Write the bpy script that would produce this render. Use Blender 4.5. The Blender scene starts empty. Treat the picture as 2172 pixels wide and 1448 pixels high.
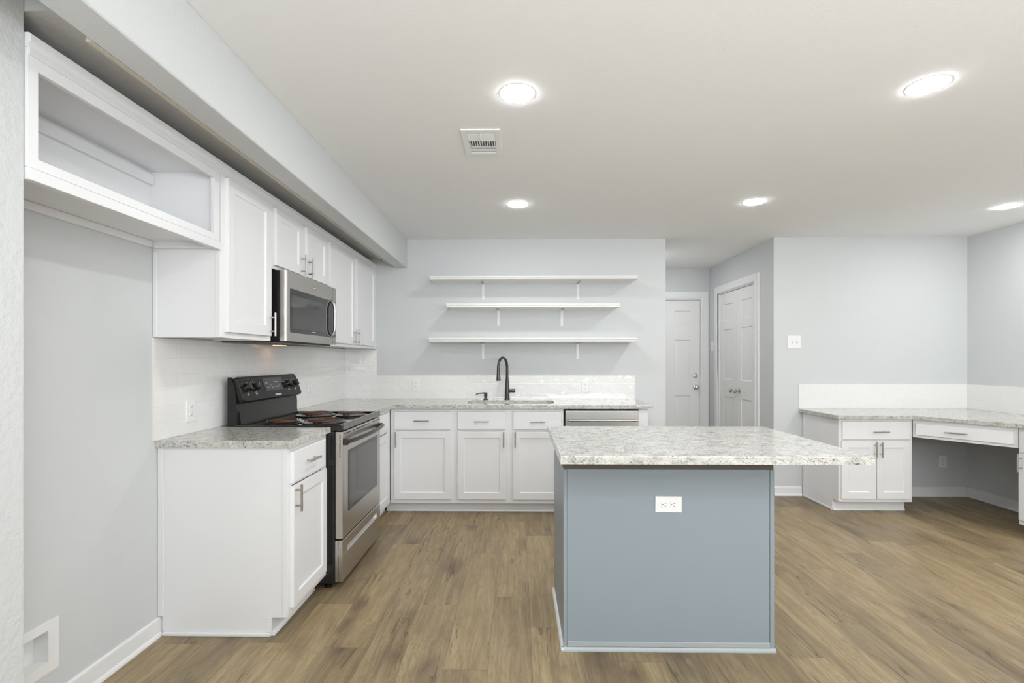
import bpy, bmesh, math, random
from mathutils import Vector, Matrix
from math import pi, sin, cos, radians

scene = bpy.context.scene
COL = scene.collection

# ------------------------------------------------------------------ camera, world, exposure
cam_data = bpy.data.cameras.new('camera')
cam_data.lens = 1044.0 / 2172.0 * 36.0
cam_data.sensor_width = 36.0
cam_data.shift_y = 38.7 / 2172.0
cam_data.clip_start = 0.02
cam = bpy.data.objects.new('camera', cam_data)
COL.objects.link(cam)
cam.location = (0, 0, 1.29)
cam.rotation_euler = (pi / 2, 0, 0.0129)
scene.camera = cam

world = bpy.data.worlds.new('world')
scene.world = world
world.use_nodes = True
world.node_tree.nodes['Background'].inputs[0].default_value = (0.93, 0.97, 1.0, 1)
world.node_tree.nodes['Background'].inputs[1].default_value = 0.6

scene.view_settings.view_transform = 'Standard'
scene.view_settings.look = 'None'
scene.view_settings.gamma = 1.0
scene.view_settings.use_curve_mapping = False
scene.view_settings.exposure = 0.17

LAMP = 134.0            # radiance of a ceiling lamp lens
LAMP_COL = (0.975, 0.985, 1.0)
CEIL = 2.452

# unseen fill light added to brighten the hall, behind the sink wall end
hl = bpy.data.lights.new('hall_fill', 'AREA')
hl.shape = 'DISK'
hl.size = 0.15
hl.energy = 4.2
hl.color = LAMP_COL
ho = bpy.data.objects.new('hall_fill', hl)
ho.location = (1.62, 5.55, CEIL - 0.012)
COL.objects.link(ho)

# fill light added behind the camera, aimed up to brighten the ceiling
up = bpy.data.lights.new('bounce_fill', 'AREA')
up.shape = 'RECTANGLE'
up.size, up.size_y = 4.6, 1.6
up.energy = 168.0
up.color = (0.915, 0.96, 1.0)
uo = bpy.data.objects.new('bounce_fill', up)
uo.location = (1.5, -1.3, 1.58)
uo.rotation_euler = (radians(180 - 32), 0, 0)
COL.objects.link(uo)

# unseen ceiling lamps added out of view for brightness, roughly continuing the lamp grid
for lx, ly in ((-0.005, -0.15), (1.74, -0.15), (3.71, 2.1), (3.71, -0.15), (1.74, -1.9), (-0.005, -1.9)):
    ld = bpy.data.lights.new('ceiling_lamp', 'AREA')
    ld.shape = 'DISK'
    ld.size = 0.15
    ld.energy = LAMP * pi * 0.0177
    ld.color = LAMP_COL
    lo = bpy.data.objects.new('ceiling_lamp', ld)
    lo.location = (lx, ly, CEIL - 0.012)
    COL.objects.link(lo)

# ------------------------------------------------------------------ materials
def new_mat(name):
    m = bpy.data.materials.new(name)
    m.use_nodes = True
    nt = m.node_tree
    return m, nt, nt.nodes['Principled BSDF']

def N(nt, typ, **kw):
    n = nt.nodes.new(typ)
    for k, v in kw.items():
        if k.startswith('i_'):
            n.inputs[k[2:].replace('_', ' ')].default_value = v
        else:
            setattr(n, k, v)
    return n

def math_node(nt, op, a, b=None):
    n = nt.nodes.new('ShaderNodeMath')
    n.operation = op
    for i, x in enumerate((a, b)):
        if x is None:
            continue
        if isinstance(x, (int, float)):
            n.inputs[i].default_value = x
        else:
            nt.links.new(x, n.inputs[i])
    return n.outputs[0]

def ramp(nt, fac, stops):
    n = nt.nodes.new('ShaderNodeValToRGB')
    el = n.color_ramp.elements
    while len(el) < len(stops):
        el.new(0.5)
    for e, (p, c) in zip(el, stops):
        e.position = p
        e.color = (c[0], c[1], c[2], 1) if not isinstance(c, (int, float)) else (c, c, c, 1)
    nt.links.new(fac, n.inputs[0])
    return n.outputs[0]

def mix(nt, fac, a, b, blend='MIX'):
    n = nt.nodes.new('ShaderNodeMix')
    n.data_type = 'RGBA'
    n.blend_type = blend
    for s, x in ((0, fac), (6, a), (7, b)):
        if isinstance(x, (int, float)):
            n.inputs[s].default_value = x
        elif isinstance(x, tuple):
            n.inputs[s].default_value = (x[0], x[1], x[2], 1)
        else:
            nt.links.new(x, n.inputs[s])
    return n.outputs[2]

def noise(nt, vec, scale, detail=3, rough=0.5, dist=0.0):
    n = nt.nodes.new('ShaderNodeTexNoise')
    n.inputs['Scale'].default_value = scale
    n.inputs['Detail'].default_value = detail
    n.inputs['Roughness'].default_value = rough
    n.inputs['Distortion'].default_value = dist
    if vec is not None:
        nt.links.new(vec, n.inputs['Vector'])
    return n.outputs[0]

def position(nt, scale=None):
    g = nt.nodes.new('ShaderNodeNewGeometry')
    if scale is None:
        return g.outputs['Position']
    m = nt.nodes.new('ShaderNodeVectorMath')
    m.operation = 'MULTIPLY'
    m.inputs[1].default_value = scale
    nt.links.new(g.outputs['Position'], m.inputs[0])
    return m.outputs[0]

def bump(nt, bsdf, height, strength, dist=0.01):
    b = nt.nodes.new('ShaderNodeBump')
    b.inputs['Strength'].default_value = strength
    b.inputs['Distance'].default_value = dist
    nt.links.new(height, b.inputs['Height'])
    nt.links.new(b.outputs[0], bsdf.inputs['Normal'])

def plain(name, col, rough=0.5, metal=0.0, spec=0.5, var=0.0, coat=0.0, bumps=None):
    m, nt, p = new_mat(name)
    p.inputs['Base Color'].default_value = (*col, 1)
    p.inputs['Roughness'].default_value = rough
    p.inputs['Metallic'].default_value = metal
    p.inputs['Specular IOR Level'].default_value = spec
    p.inputs['Coat Weight'].default_value = coat
    p.inputs['Coat Roughness'].default_value = 0.05
    if var:
        f = noise(nt, position(nt), 6.0, 4)
        c = mix(nt, f, tuple(x * (1 - var) for x in col), tuple(min(1, x * (1 + var)) for x in col))
        nt.links.new(c, p.inputs['Base Color'])
    if bumps:
        sc, st, di = bumps
        bump(nt, p, noise(nt, position(nt), sc, 4, 0.55), st, di)
    return m

M = {}
M['wall'] = plain('wall_paint', (0.645, 0.660, 0.664), 0.75, bumps=(90, 0.25, 0.004), var=0.01)
M['wall_texture'] = plain('textured_wall_paint', (0.625, 0.635, 0.635), 0.7, bumps=(48, 0.45, 0.008))
M['ceiling'] = plain('ceiling_paint', (0.895, 0.897, 0.89), 0.85, bumps=(120, 0.2, 0.003), var=0.008)
M['white'] = plain('white_cabinet_paint', (0.83, 0.83, 0.835), 0.32, bumps=(35, 0.06, 0.003))
M['trim'] = plain('white_trim_paint', (0.84, 0.84, 0.835), 0.35)
M['door'] = plain('white_door_paint', (0.84, 0.84, 0.83), 0.4)
M['plastic'] = plain('white_plastic', (0.86, 0.86, 0.85), 0.3)
M['slot'] = plain('dark_slot', (0.02, 0.02, 0.02), 0.6)
M['board'] = plain('shelf_board_white', (0.84, 0.83, 0.81), 0.4)
M['bead'] = plain('beige_corner_bead', (0.55, 0.50, 0.42), 0.7)
M['island'] = plain('island_blue_grey_paint', (0.292, 0.338, 0.374), 0.34, bumps=(40, 0.05, 0.003))
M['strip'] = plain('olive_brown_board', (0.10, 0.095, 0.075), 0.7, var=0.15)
M['nickel'] = plain('brushed_nickel', (0.50, 0.48, 0.45), 0.30, 1.0)
M['chrome'] = plain('polished_chrome', (0.75, 0.75, 0.76), 0.08, 1.0)
M['bronze'] = plain('oil_rubbed_bronze', (0.085, 0.078, 0.072), 0.30, 0.75, var=0.2)
M['black'] = plain('black_enamel', (0.012, 0.012, 0.012), 0.25, coat=0.3)
M['black_satin'] = plain('black_satin_plastic', (0.013, 0.012, 0.0115), 0.30, spec=0.35)
M['black_gloss'] = plain('black_gloss_plastic', (0.010, 0.009, 0.009), 0.10, coat=0.5)
M['glass_dark'] = plain('dark_oven_glass', (0.06, 0.06, 0.059), 0.06, spec=0.6)
M['glass_rim'] = plain('black_glass_border', (0.022, 0.023, 0.022), 0.06, spec=0.6)
M['graypaint'] = plain('grey_metallic_trim', (0.20, 0.19, 0.18), 0.35, 0.5)
M['handle_dark'] = plain('dark_grey_handle', (0.055, 0.052, 0.05), 0.28, 0.6)
M['bracket'] = plain('grey_bracket_arm', (0.45, 0.45, 0.45), 0.35)
M['vent_dark'] = plain('grey_vent_backing', (0.16, 0.16, 0.16), 0.6)
M['island_trim'] = plain('pale_grey_base_molding', (0.40, 0.435, 0.445), 0.35)
M['marks'] = plain('pale_printed_marks', (0.62, 0.60, 0.55), 0.5)
M['coil'] = plain('rusty_burner_coil', (0.11, 0.055, 0.034), 0.5, 0.3, var=0.45)
M['steelsink'] = plain('satin_sink_steel', (0.62, 0.62, 0.61), 0.22, 1.0)

def brushed(name, col, scale):
    m, nt, p = new_mat(name)
    v = position(nt, scale)
    f = noise(nt, v, 1.0, 3, 0.6)
    c = mix(nt, f, tuple(x * 0.90 for x in col), tuple(x * 1.06 for x in col))
    nt.links.new(c, p.inputs['Base Color'])
    p.inputs['Metallic'].default_value = 1.0
    r = ramp(nt, f, [(0.2, 0.27), (0.8, 0.36)])
    nt.links.new(r, p.inputs['Roughness'])
    return m
M['steel'] = brushed('brushed_stainless_steel', (0.56, 0.535, 0.50), (900, 6, 900))
M['steel_x'] = brushed('brushed_stainless_steel_wide', (0.50, 0.485, 0.46), (6, 900, 900))

def make_granite():
    m, nt, p = new_mat('speckled_white_granite')
    v = position(nt, (0.75, 0.85, 1.0))
    big = noise(nt, v, 22, 5, 0.68, 0.8)
    base = ramp(nt, big, [(0.32, (0.42, 0.41, 0.375)), (0.47, (0.58, 0.565, 0.52)), (0.64, (0.69, 0.68, 0.645))])
    mid = noise(nt, v, 95, 4, 0.65, 1.0)
    f1 = ramp(nt, mid, [(0.545, 0.0), (0.615, 0.8)])
    c = mix(nt, f1, base, (0.235, 0.23, 0.225))
    warm = noise(nt, v, 60, 3, 0.6, 0.5)
    fw = ramp(nt, warm, [(0.63, 0.0), (0.72, 0.4)])
    c = mix(nt, fw, c, (0.42, 0.35, 0.28))
    speck = noise(nt, position(nt, (0.7, 0.85, 1.0)), 170, 3, 0.6, 0.8)
    f2 = ramp(nt, speck, [(0.58, 0.0), (0.62, 0.85)])
    gate = ramp(nt, noise(nt, v, 20, 3), [(0.44, 0.15), (0.56, 1.0)])
    f2 = math_node(nt, 'MULTIPLY', f2, gate)
    c = mix(nt, f2, c, (0.028, 0.028, 0.033))
    nt.links.new(c, p.inputs['Base Color'])
    p.inputs['Roughness'].default_value = 0.12
    p.inputs['Specular IOR Level'].default_value = 0.5
    return m
M['granite'] = make_granite()

def make_tile(name, axis):
    """glossy white 3 x 12 inch subway tile, running bond; axis = world axis along the course"""
    m, nt, p = new_mat(name)
    pos = position(nt)
    sep = nt.nodes.new('ShaderNodeSeparateXYZ')
    nt.links.new(pos, sep.inputs[0])
    comb = nt.nodes.new('ShaderNodeCombineXYZ')
    a = math_node(nt, 'ADD', sep.outputs[axis], 0.04)
    zz = math_node(nt, 'SUBTRACT', sep.outputs[2], 0.914 - 0.0765 * 8)
    nt.links.new(a, comb.inputs[0])
    nt.links.new(zz, comb.inputs[1])
    br = nt.nodes.new('ShaderNodeTexBrick')
    br.offset = 0.5
    nt.links.new(comb.outputs[0], br.inputs['Vector'])
    br.inputs['Scale'].default_value = 1.0
    br.inputs['Brick Width'].default_value = 0.305
    br.inputs['Row Height'].default_value = 0.0765
    br.inputs['Mortar Size'].default_value = 0.0011
    br.inputs['Mortar Smooth'].default_value = 0.3
    br.inputs['Color1'].default_value = (0.845, 0.835, 0.815, 1)
    br.inputs['Color2'].default_value = (0.865, 0.855, 0.835, 1)
    br.inputs['Mortar'].default_value = (0.80, 0.79, 0.77, 1)
    nt.links.new(br.outputs['Color'], p.inputs['Base Color'])
    p.inputs['Roughness'].default_value = 0.04
    p.inputs['Specular IOR Level'].default_value = 0.6
    b2 = nt.nodes.new('ShaderNodeTexBrick')
    b2.offset = 0.5
    nt.links.new(comb.outputs[0], b2.inputs['Vector'])
    for k, v in (('Scale', 1.0), ('Brick Width', 0.305), ('Row Height', 0.0765), ('Mortar Size', 0.004), ('Mortar Smooth', 1.0)):
        b2.inputs[k].default_value = v
    wav = noise(nt, pos, 18, 1, 0.4)
    h = math_node(nt, 'SUBTRACT', math_node(nt, 'MULTIPLY', wav, 1.5), math_node(nt, 'MULTIPLY', b2.outputs['Fac'], 0.18))
    bump(nt, p, h, 0.3, 0.006)
    return m
M['tile_y'] = make_tile('glossy_tile_side', 1)
M['tile_x'] = make_tile('glossy_tile_back', 0)

def make_floor():
    m, nt, p = new_mat('oak_plank_floor')
    pos = position(nt)
    sep = nt.nodes.new('ShaderNodeSeparateXYZ')
    nt.links.new(pos, sep.inputs[0])
    W, L = 0.186, 1.24
    xw = math_node(nt, 'DIVIDE', math_node(nt, 'ADD', sep.outputs[0], 20.03), W)
    row = math_node(nt, 'FLOOR', xw)
    fx = math_node(nt, 'FRACT', xw)
    wn = nt.nodes.new('ShaderNodeTexWhiteNoise')
    wn.noise_dimensions = '1D'
    nt.links.new(row, wn.inputs['W'])
    yl = math_node(nt, 'ADD', math_node(nt, 'DIVIDE', math_node(nt, 'ADD', sep.outputs[1], 20.0), L), wn.outputs['Value'])
    colm = math_node(nt, 'FLOOR', yl)
    fy = math_node(nt, 'FRACT', yl)
    cc = nt.nodes.new('ShaderNodeCombineXYZ')
    nt.links.new(row, cc.inputs[0]); nt.links.new(colm, cc.inputs[1])
    idn = nt.nodes.new('ShaderNodeTexWhiteNoise')
    idn.noise_dimensions = '2D'
    nt.links.new(cc.outputs[0], idn.inputs['Vector'])
    pid = idn.outputs['Value']
    # grain coordinates, shifted per plank
    gx = math_node(nt, 'ADD', sep.outputs[0], math_node(nt, 'MULTIPLY', pid, 13.0))
    gy = math_node(nt, 'ADD', sep.outputs[1], math_node(nt, 'MULTIPLY', pid, 31.0))
    def gvec(sx, sy):
        c = nt.nodes.new('ShaderNodeCombineXYZ')
        nt.links.new(math_node(nt, 'MULTIPLY', gx, sx), c.inputs[0])
        nt.links.new(math_node(nt, 'MULTIPLY', gy, sy), c.inputs[1])
        nt.links.new(pid, c.inputs[2])
        return c.outputs[0]
    fine = noise(nt, gvec(70, 2.6), 1.0, 5, 0.6, 0.6)
    broad = noise(nt, gvec(9.0, 1.3), 1.0, 4, 0.6, 1.6)
    cath = noise(nt, gvec(16.0, 1.9), 1.0, 3, 0.55, 3.0)
    tone = math_node(nt, 'ADD', math_node(nt, 'MULTIPLY', broad, 0.55), math_node(nt, 'MULTIPLY', fine, 0.45))
    base = ramp(nt, tone, [(0.32, (0.208, 0.152, 0.087)), (0.48, (0.305, 0.232, 0.132)), (0.64, (0.392, 0.308, 0.182))])
    streak = ramp(nt, noise(nt, gvec(34.0, 0.9), 1.0, 4, 0.65, 0.7), [(0.52, 0.0), (0.70, 0.42)])
    base = mix(nt, streak, base, (0.165, 0.118, 0.070))
    ring = ramp(nt, cath, [(0.44, 0.0), (0.49, 0.45), (0.54, 0.0)])
    base = mix(nt, ring, base, (0.20, 0.140, 0.088))
    # smoky dark patches, knots and a few drying cracks
    smoke = noise(nt, gvec(6.0, 1.5), 1.0, 4, 0.6, 0.8)
    fs = ramp(nt, smoke, [(0.56, 0.0), (0.76, 0.55)])
    base = mix(nt, fs, base, (0.135, 0.094, 0.062))
    warp = nt.nodes.new('ShaderNodeVectorMath')
    warp.operation = 'ADD'
    wn2 = nt.nodes.new('ShaderNodeTexNoise')
    wn2.inputs['Scale'].default_value = 2.6
    wn2.inputs['Detail'].default_value = 3
    nt.links.new(gvec(5.0, 2.4), wn2.inputs['Vector'])
    sc = nt.nodes.new('ShaderNodeVectorMath')
    sc.operation = 'SCALE'
    sc.inputs['Scale'].default_value = 0.42
    nt.links.new(wn2.outputs['Color'], sc.inputs[0])
    nt.links.new(gvec(5.0, 2.4), warp.inputs[0])
    nt.links.new(sc.outputs[0], warp.inputs[1])
    vor = nt.nodes.new('ShaderNodeTexVoronoi')
    vor.inputs['Scale'].default_value = 1.0
    nt.links.new(warp.outputs[0], vor.inputs['Vector'])
    csep = nt.nodes.new('ShaderNodeSeparateColor')
    nt.links.new(vor.outputs['Color'], csep.inputs[0])
    pick = ramp(nt, csep.outputs[0], [(0.36, 0.0), (0.48, 1.0)])
    knot = ramp(nt, vor.outputs['Distance'], [(0.06, 1.0), (0.16, 0.60), (0.40, 0.0)])
    base = mix(nt, math_node(nt, 'MULTIPLY', math_node(nt, 'MULTIPLY', knot, pick), 0.75), base, (0.105, 0.070, 0.050))
    crack = noise(nt, gvec(15.0, 0.8), 1.0, 3, 0.5, 1.0)
    gate = ramp(nt, noise(nt, gvec(4.0, 1.2), 1.0, 2), [(0.48, 0.0), (0.56, 1.0)])
    fc = math_node(nt, 'MULTIPLY', ramp(nt, crack, [(0.480, 0.0), (0.496, 0.85), (0.512, 0.0)]), gate)
    base = mix(nt, fc, base, (0.10, 0.066, 0.045))
    tint = ramp(nt, pid, [(0.0, (0.80, 0.80, 0.81)), (0.5, (1.0, 0.98, 0.96)), (1.0, (1.14, 1.12, 1.06))])
    base = mix(nt, 1.0, base, tint, 'MULTIPLY')
    # seams
    ex = math_node(nt, 'MINIMUM', fx, math_node(nt, 'SUBTRACT', 1.0, fx))
    ey = math_node(nt, 'MINIMUM', fy, math_node(nt, 'SUBTRACT', 1.0, fy))
    seam = math_node(nt, 'MAXIMUM', math_node(nt, 'LESS_THAN', ex, 0.006), math_node(nt, 'LESS_THAN', ey, 0.0010))
    base = mix(nt, math_node(nt, 'MULTIPLY', seam, 0.45), base, (0.10, 0.07, 0.045))
    nt.links.new(base, p.inputs['Base Color'])
    r = ramp(nt, fine, [(0.2, 0.34), (0.8, 0.48)])
    nt.links.new(r, p.inputs['Roughness'])
    p.inputs['Specular IOR Level'].default_value = 0.4
    bump(nt, p, math_node(nt, 'SUBTRACT', math_node(nt, 'MULTIPLY', fine, 0.25), seam), 0.12, 0.002)
    return m
M['floor'] = make_floor()

def emit(name, col, strength):
    m = bpy.data.materials.new(name)
    m.use_nodes = True
    nt = m.node_tree
    p = nt.nodes['Principled BSDF']
    p.inputs['Base Color'].default_value = (0.8, 0.8, 0.8, 1)
    p.inputs['Emission Color'].default_value = (*col, 1)
    p.inputs['Emission Strength'].default_value = strength
    return m
M['lamp'] = emit('lit_lamp_lens', LAMP_COL, LAMP)
M['warm_lamp'] = emit('lit_cooktop_lamp', (1.0, 0.45, 0.16), 4.0)

# ------------------------------------------------------------------ mesh building
class MB:
    """collects shapes in world space (through an optional frame matrix) and links them as one mesh object"""
    def __init__(self, frame=None):
        self.v, self.f = [], []
        self.m = frame or Matrix.Identity(4)

    def add(self, verts, faces):
        o = len(self.v)
        self.v += [self.m @ Vector(p) for p in verts]
        self.f += [[i + o for i in f] for f in faces]
        return self

    def _bm(self, bm):
        bm.verts.index_update()
        self.add([v.co.copy() for v in bm.verts], [[v.index for v in f.verts] for f in bm.faces])
        bm.free()
        return self

    def box(self, x0, x1, y0, y1, z0, z1, b=0.0, seg=1):
        bm = bmesh.new()
        bmesh.ops.create_cube(bm, size=1.0)
        for v in bm.verts:
            v.co = Vector(((x0 + x1) / 2 + v.co.x * (x1 - x0), (y0 + y1) / 2 + v.co.y * (y1 - y0), (z0 + z1) / 2 + v.co.z * (z1 - z0)))
        b = min(b, 0.45 * min(abs(x1 - x0), abs(y1 - y0), abs(z1 - z0)))
        if b > 0:
            bmesh.ops.bevel(bm, geom=list(bm.edges), offset=b, segments=seg, profile=0.5, affect='EDGES')
        return self._bm(bm)

    def prism(self, pts, d0, d1, axis='y', b=0.0):
        """extrude a polygon: axis 'y' -> pts are (x,z); 'x' -> (y,z); 'z' -> (x,y)"""
        def place(p, d):
            if axis == 'y': return (p[0], d, p[1])
            if axis == 'x': return (d, p[0], p[1])
            return (p[0], p[1], d)
        bm = bmesh.new()
        a = [bm.verts.new(place(p, d0)) for p in pts]
        c = [bm.verts.new(place(p, d1)) for p in pts]
        n = len(pts)
        bm.faces.new(a); bm.faces.new(c[::-1])
        for i in range(n):
            bm.faces.new((a[i], a[(i + 1) % n], c[(i + 1) % n], c[i]))
        if b > 0:
            bmesh.ops.bevel(bm, geom=list(bm.edges), offset=b, segments=2, profile=0.5, affect='EDGES')
        return self._bm(bm)

    def cyl(self, p0, p1, r0, r1=None, n=20, bev=0.0):
        r1 = r0 if r1 is None else r1
        p0, p1 = Vector(p0), Vector(p1)
        L = (p1 - p0).length
        prof = [(r0, 0.0), (r1, L)]
        if bev > 0:
            prof = [(r0 - bev, 0.0), (r0, bev), (r1, L - bev), (r1 - bev, L)]
        return self.lathe(p0, p1 - p0, prof, n)

    def lathe(self, origin, direction, prof, n=24, caps=True):
        d = Vector(direction).normalized()
        u = d.orthogonal().normalized()
        w = d.cross(u)
        o = Vector(origin)
        verts, faces = [], []
        for r, t in prof:
            for i in range(n):
                a = 2 * pi * i / n
                verts.append(o + d * t + (u * cos(a) + w * sin(a)) * max(r, 1e-5))
        for k in range(len(prof) - 1):
            for i in range(n):
                j = (i + 1) % n
                faces.append((k * n + i, k * n + j, (k + 1) * n + j, (k + 1) * n + i))
        if caps:
            faces.append(tuple(range(n))[::-1])
            faces.append(tuple((len(prof) - 1) * n + i for i in range(n)))
        return self.add(verts, faces)

    def tube(self, pts, radii, n=16, closed_caps=True):
        pts = [Vector(p) for p in pts]
        if isinstance(radii, (int, float)):
            radii = [radii] * len(pts)
        verts, faces = [], []
        t = (pts[1] - pts[0]).normalized()
        u = t.orthogonal().normalized()
        for k, p in enumerate(pts):
            if k == 0: t = (pts[1] - pts[0])
            elif k == len(pts) - 1: t = (pts[-1] - pts[-2])
            else: t = (pts[k + 1] - pts[k - 1])
            t.normalize()
            u = (u - t * u.dot(t)).normalized()
            w = t.cross(u)
            for i in range(n):
                a = 2 * pi * i / n
                verts.append(p + (u * cos(a) + w * sin(a)) * radii[k])
        for k in range(len(pts) - 1):
            for i in range(n):
                j = (i + 1) % n
                faces.append((k * n + i, k * n + j, (k + 1) * n + j, (k + 1) * n + i))
        if closed_caps:
            faces.append(tuple(range(n))[::-1])
            faces.append(tuple((len(pts) - 1) * n + i for i in range(n)))
        return self.add(verts, faces)

    def rings(self, x0, x1, z0, z1, steps, back=0.0):
        """closed panel in the x-z plane facing +y: rectangle rings given as (inset, y)"""
        verts, faces = [], []
        seq = [(0.0, back)] + list(steps)
        for ins, y in seq:
            verts += [(x0 + ins, y, z0 + ins), (x1 - ins, y, z0 + ins), (x1 - ins, y, z1 - ins), (x0 + ins, y, z1 - ins)]
        faces.append((0, 3, 2, 1))
        for k in range(len(seq) - 1):
            for i in range(4):
                j = (i + 1) % 4
                faces.append((4 * k + i, 4 * k + j, 4 * k + 4 + j, 4 * k + 4 + i))
        k = 4 * (len(seq) - 1)
        faces.append((k, k + 1, k + 2, k + 3))
        return self.add(verts, faces)

    def slab(self, outer, holes, z0, z1, r=0.004):
        """flat slab from a CCW outline with holes, top edge eased by r"""
        def offset(poly, d):
            out = []
            n = len(poly)
            for i in range(n):
                p0, p1, p2 = Vector(poly[i - 1]), Vector(poly[i]), Vector(poly[(i + 1) % n])
                e1, e2 = (p1 - p0).normalized(), (p2 - p1).normalized()
                n1, n2 = Vector((-e1.y, e1.x)), Vector((-e2.y, e2.x))
                b = (n1 + n2)
                b = b / max(1e-6, (1 + n1.dot(n2)))
                out.append(tuple(p1 + b * d))
            return out
        def cap(z, out, hs, flip):
            bm = bmesh.new()
            ed = []
            for loop in [out] + hs:
                vs = [bm.verts.new((p[0], p[1], z)) for p in loop]
                ed += [bm.edges.new((vs[i], vs[(i + 1) % len(vs)])) for i in range(len(vs))]
            bmesh.ops.triangle_fill(bm, use_beauty=True, use_dissolve=False, edges=ed)
            for f in bm.faces:
                if (f.normal.z < 0) != flip:
                    f.normal_flip()
            self._bm(bm)
        cap(z1, offset(outer, r), holes, False)
        cap(z0, outer, holes, True)
        n = len(outer)
        lv = [[(p[0], p[1], z0) for p in outer], [(p[0], p[1], z1 - r) for p in outer],
              [(p[0], p[1], z1 - r * 0.3) for p in offset(outer, r * 0.3)], [(p[0], p[1], z1) for p in offset(outer, r)]]
        faces = []
        for k in range(3):
            for i in range(n):
                j = (i + 1) % n
                faces.append((k * n + i, k * n + j, (k + 1) * n + j, (k + 1) * n + i))
        self.add(sum(lv, []), faces)
        for h in holes:
            m = len(h)
            vs = [(p[0], p[1], z0) for p in h] + [(p[0], p[1], z1) for p in h]
            self.add(vs, [(i, i + m, (i + 1) % m + m, (i + 1) % m) for i in range(m)])
        return self

    def build(self, name, mat, parent=None, label=None, smooth=True, recalc=True):
        off = Vector((0, 0, 0))
        q = parent
        while q is not None:
            off += q.location
            q = q.parent
        me = bpy.data.meshes.new(name)
        me.from_pydata([tuple(p - off) for p in self.v], [], self.f)
        bm = bmesh.new()
        bm.from_mesh(me)
        bmesh.ops.remove_doubles(bm, verts=list(bm.verts), dist=1e-6)
        if recalc:
            bmesh.ops.recalc_face_normals(bm, faces=list(bm.faces))
        bm.to_mesh(me)
        bm.free()
        if smooth:
            me.polygons.foreach_set('use_smooth', [True] * len(me.polygons))
            me.set_sharp_from_angle(angle=radians(32))
        me.materials.append(mat if not isinstance(mat, str) else M[mat])
        o = bpy.data.objects.new(name, me)
        COL.objects.link(o)
        if smooth:
            wn = o.modifiers.new('weighted_normals', 'WEIGHTED_NORMAL')
            wn.keep_sharp = True
            wn.weight = 90
        if parent is not None:
            o.parent = parent
        if label:
            o['label'] = label
        return o

def frame(origin, u, n):
    """local (x along u, y along outward n, z up) -> world"""
    u, n = Vector(u).normalized(), Vector(n).normalized()
    m = Matrix((( u.x, n.x, 0, origin[0]), (u.y, n.y, 0, origin[1]), (u.z, n.z, 1, origin[2]), (0, 0, 0, 1)))
    return m

def thing(name, label, cat, loc, group=None):
    o = bpy.data.objects.new(name, None)
    o.empty_display_size = 0.1
    COL.objects.link(o)
    o.location = loc
    o['label'] = label
    o['category'] = cat
    if group:
        o['group'] = group
    return o

def tag(o, label, cat, group=None):
    o['label'] = label
    o['category'] = cat
    if group:
        o['group'] = group
    return o

def struct(o, label=None, cat=None):
    o['kind'] = 'structure'
    if label:
        o['label'] = label
    if cat:
        o['category'] = cat
    return o

# ------------------------------------------------------------------ the room
XL, XR = -1.687, 4.25          # left wall, right wall
YB = 4.748                     # wall with the sink
YD = 4.715                     # wall with the corner desk
XE = 1.4145                    # right end of the sink wall
XH = 2.43                      # hall's right wall
YH = 6.31                      # hall's end wall
YN = 1.355                     # end of the near left wall
REAR = -3.2

struct(MB().box(-2.2, 4.6, REAR, 6.9, -0.08, 0.0).build('floor', 'floor'), 'brown oak plank floor running away from the camera', 'floor')
struct(MB().box(-2.2, 4.6, REAR, 6.9, CEIL, CEIL + 0.1).build('ceiling', 'ceiling'), 'plain white ceiling with round recessed lamps', 'ceiling')

# left wall with an opening for the recessed utility box
BY0, BY1, BZ0, BZ1 = 1.56, 1.745, 0.205, 0.325
w = MB()
w.box(XL - 0.14, XL, YN, BY0, 0, CEIL)
w.box(XL - 0.14, XL, BY1, YB + 0.12, 0, CEIL)
w.box(XL - 0.14, XL, BY0, BY1, 0, BZ0)
w.box(XL - 0.14, XL, BY0, BY1, BZ1, CEIL)
struct(w.build('wall_left', 'wall', smooth=False), 'pale grey wall behind the range and upper cabinets', 'wall')
struct(MB().box(-1.9, XR + 0.12, REAR - 0.12, REAR, 0, CEIL).build('wall_rear', 'wall'), 'pale wall behind the camera', 'wall')
struct(MB().box(XL - 0.14, -1.376, REAR, YN, 0, CEIL, 0.006, 2).build('wall_near', 'wall_texture'), 'rough textured pale wall at the left picture edge', 'wall')
struct(MB().box(XL, XE, YB, YB + 0.12, 0, CEIL).build('wall_back', 'wall'), 'pale blue grey wall behind the sink and shelves', 'wall')
struct(MB().box(XE - 0.12, XE, YB + 0.12, YH, 0, CEIL).build('wall_hall_left', 'wall'), 'grey hall wall behind the sink wall', 'wall')
DX0, DX1, DZ = 1.515, 2.325, 2.064
w = MB()
w.box(XE - 0.12, DX0, YH, YH + 0.12, 0, CEIL)
w.box(DX1, XH + 0.12, YH, YH + 0.12, 0, CEIL)
w.box(DX0, DX1, YH, YH + 0.12, DZ, CEIL)
struct(w.build('wall_hall_back', 'wall', smooth=False), 'grey wall around the door at the end of the hall', 'wall')
PY0, PY1, PZ = 5.07, 6.01, 2.09
w = MB()
w.box(XH, XH + 0.12, YD + 0.12, PY0, 0, CEIL)
w.box(XH, XH + 0.12, PY1, YH, 0, CEIL)
w.box(XH, XH + 0.12, PY0, PY1, PZ, CEIL)
struct(w.build('wall_hall_right', 'wall', smooth=False), 'grey hall wall around the double pantry doors', 'wall')
struct(MB().box(XH, XR + 0.12, YD, YD + 0.12, 0, CEIL).build('wall_desk', 'wall'), 'pale grey wall above the corner desk', 'wall')
struct(MB().box(XR, XR + 0.12, REAR, YD, 0, CEIL).build('wall_right', 'wall'), 'pale wall at the right picture edge', 'wall')
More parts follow.
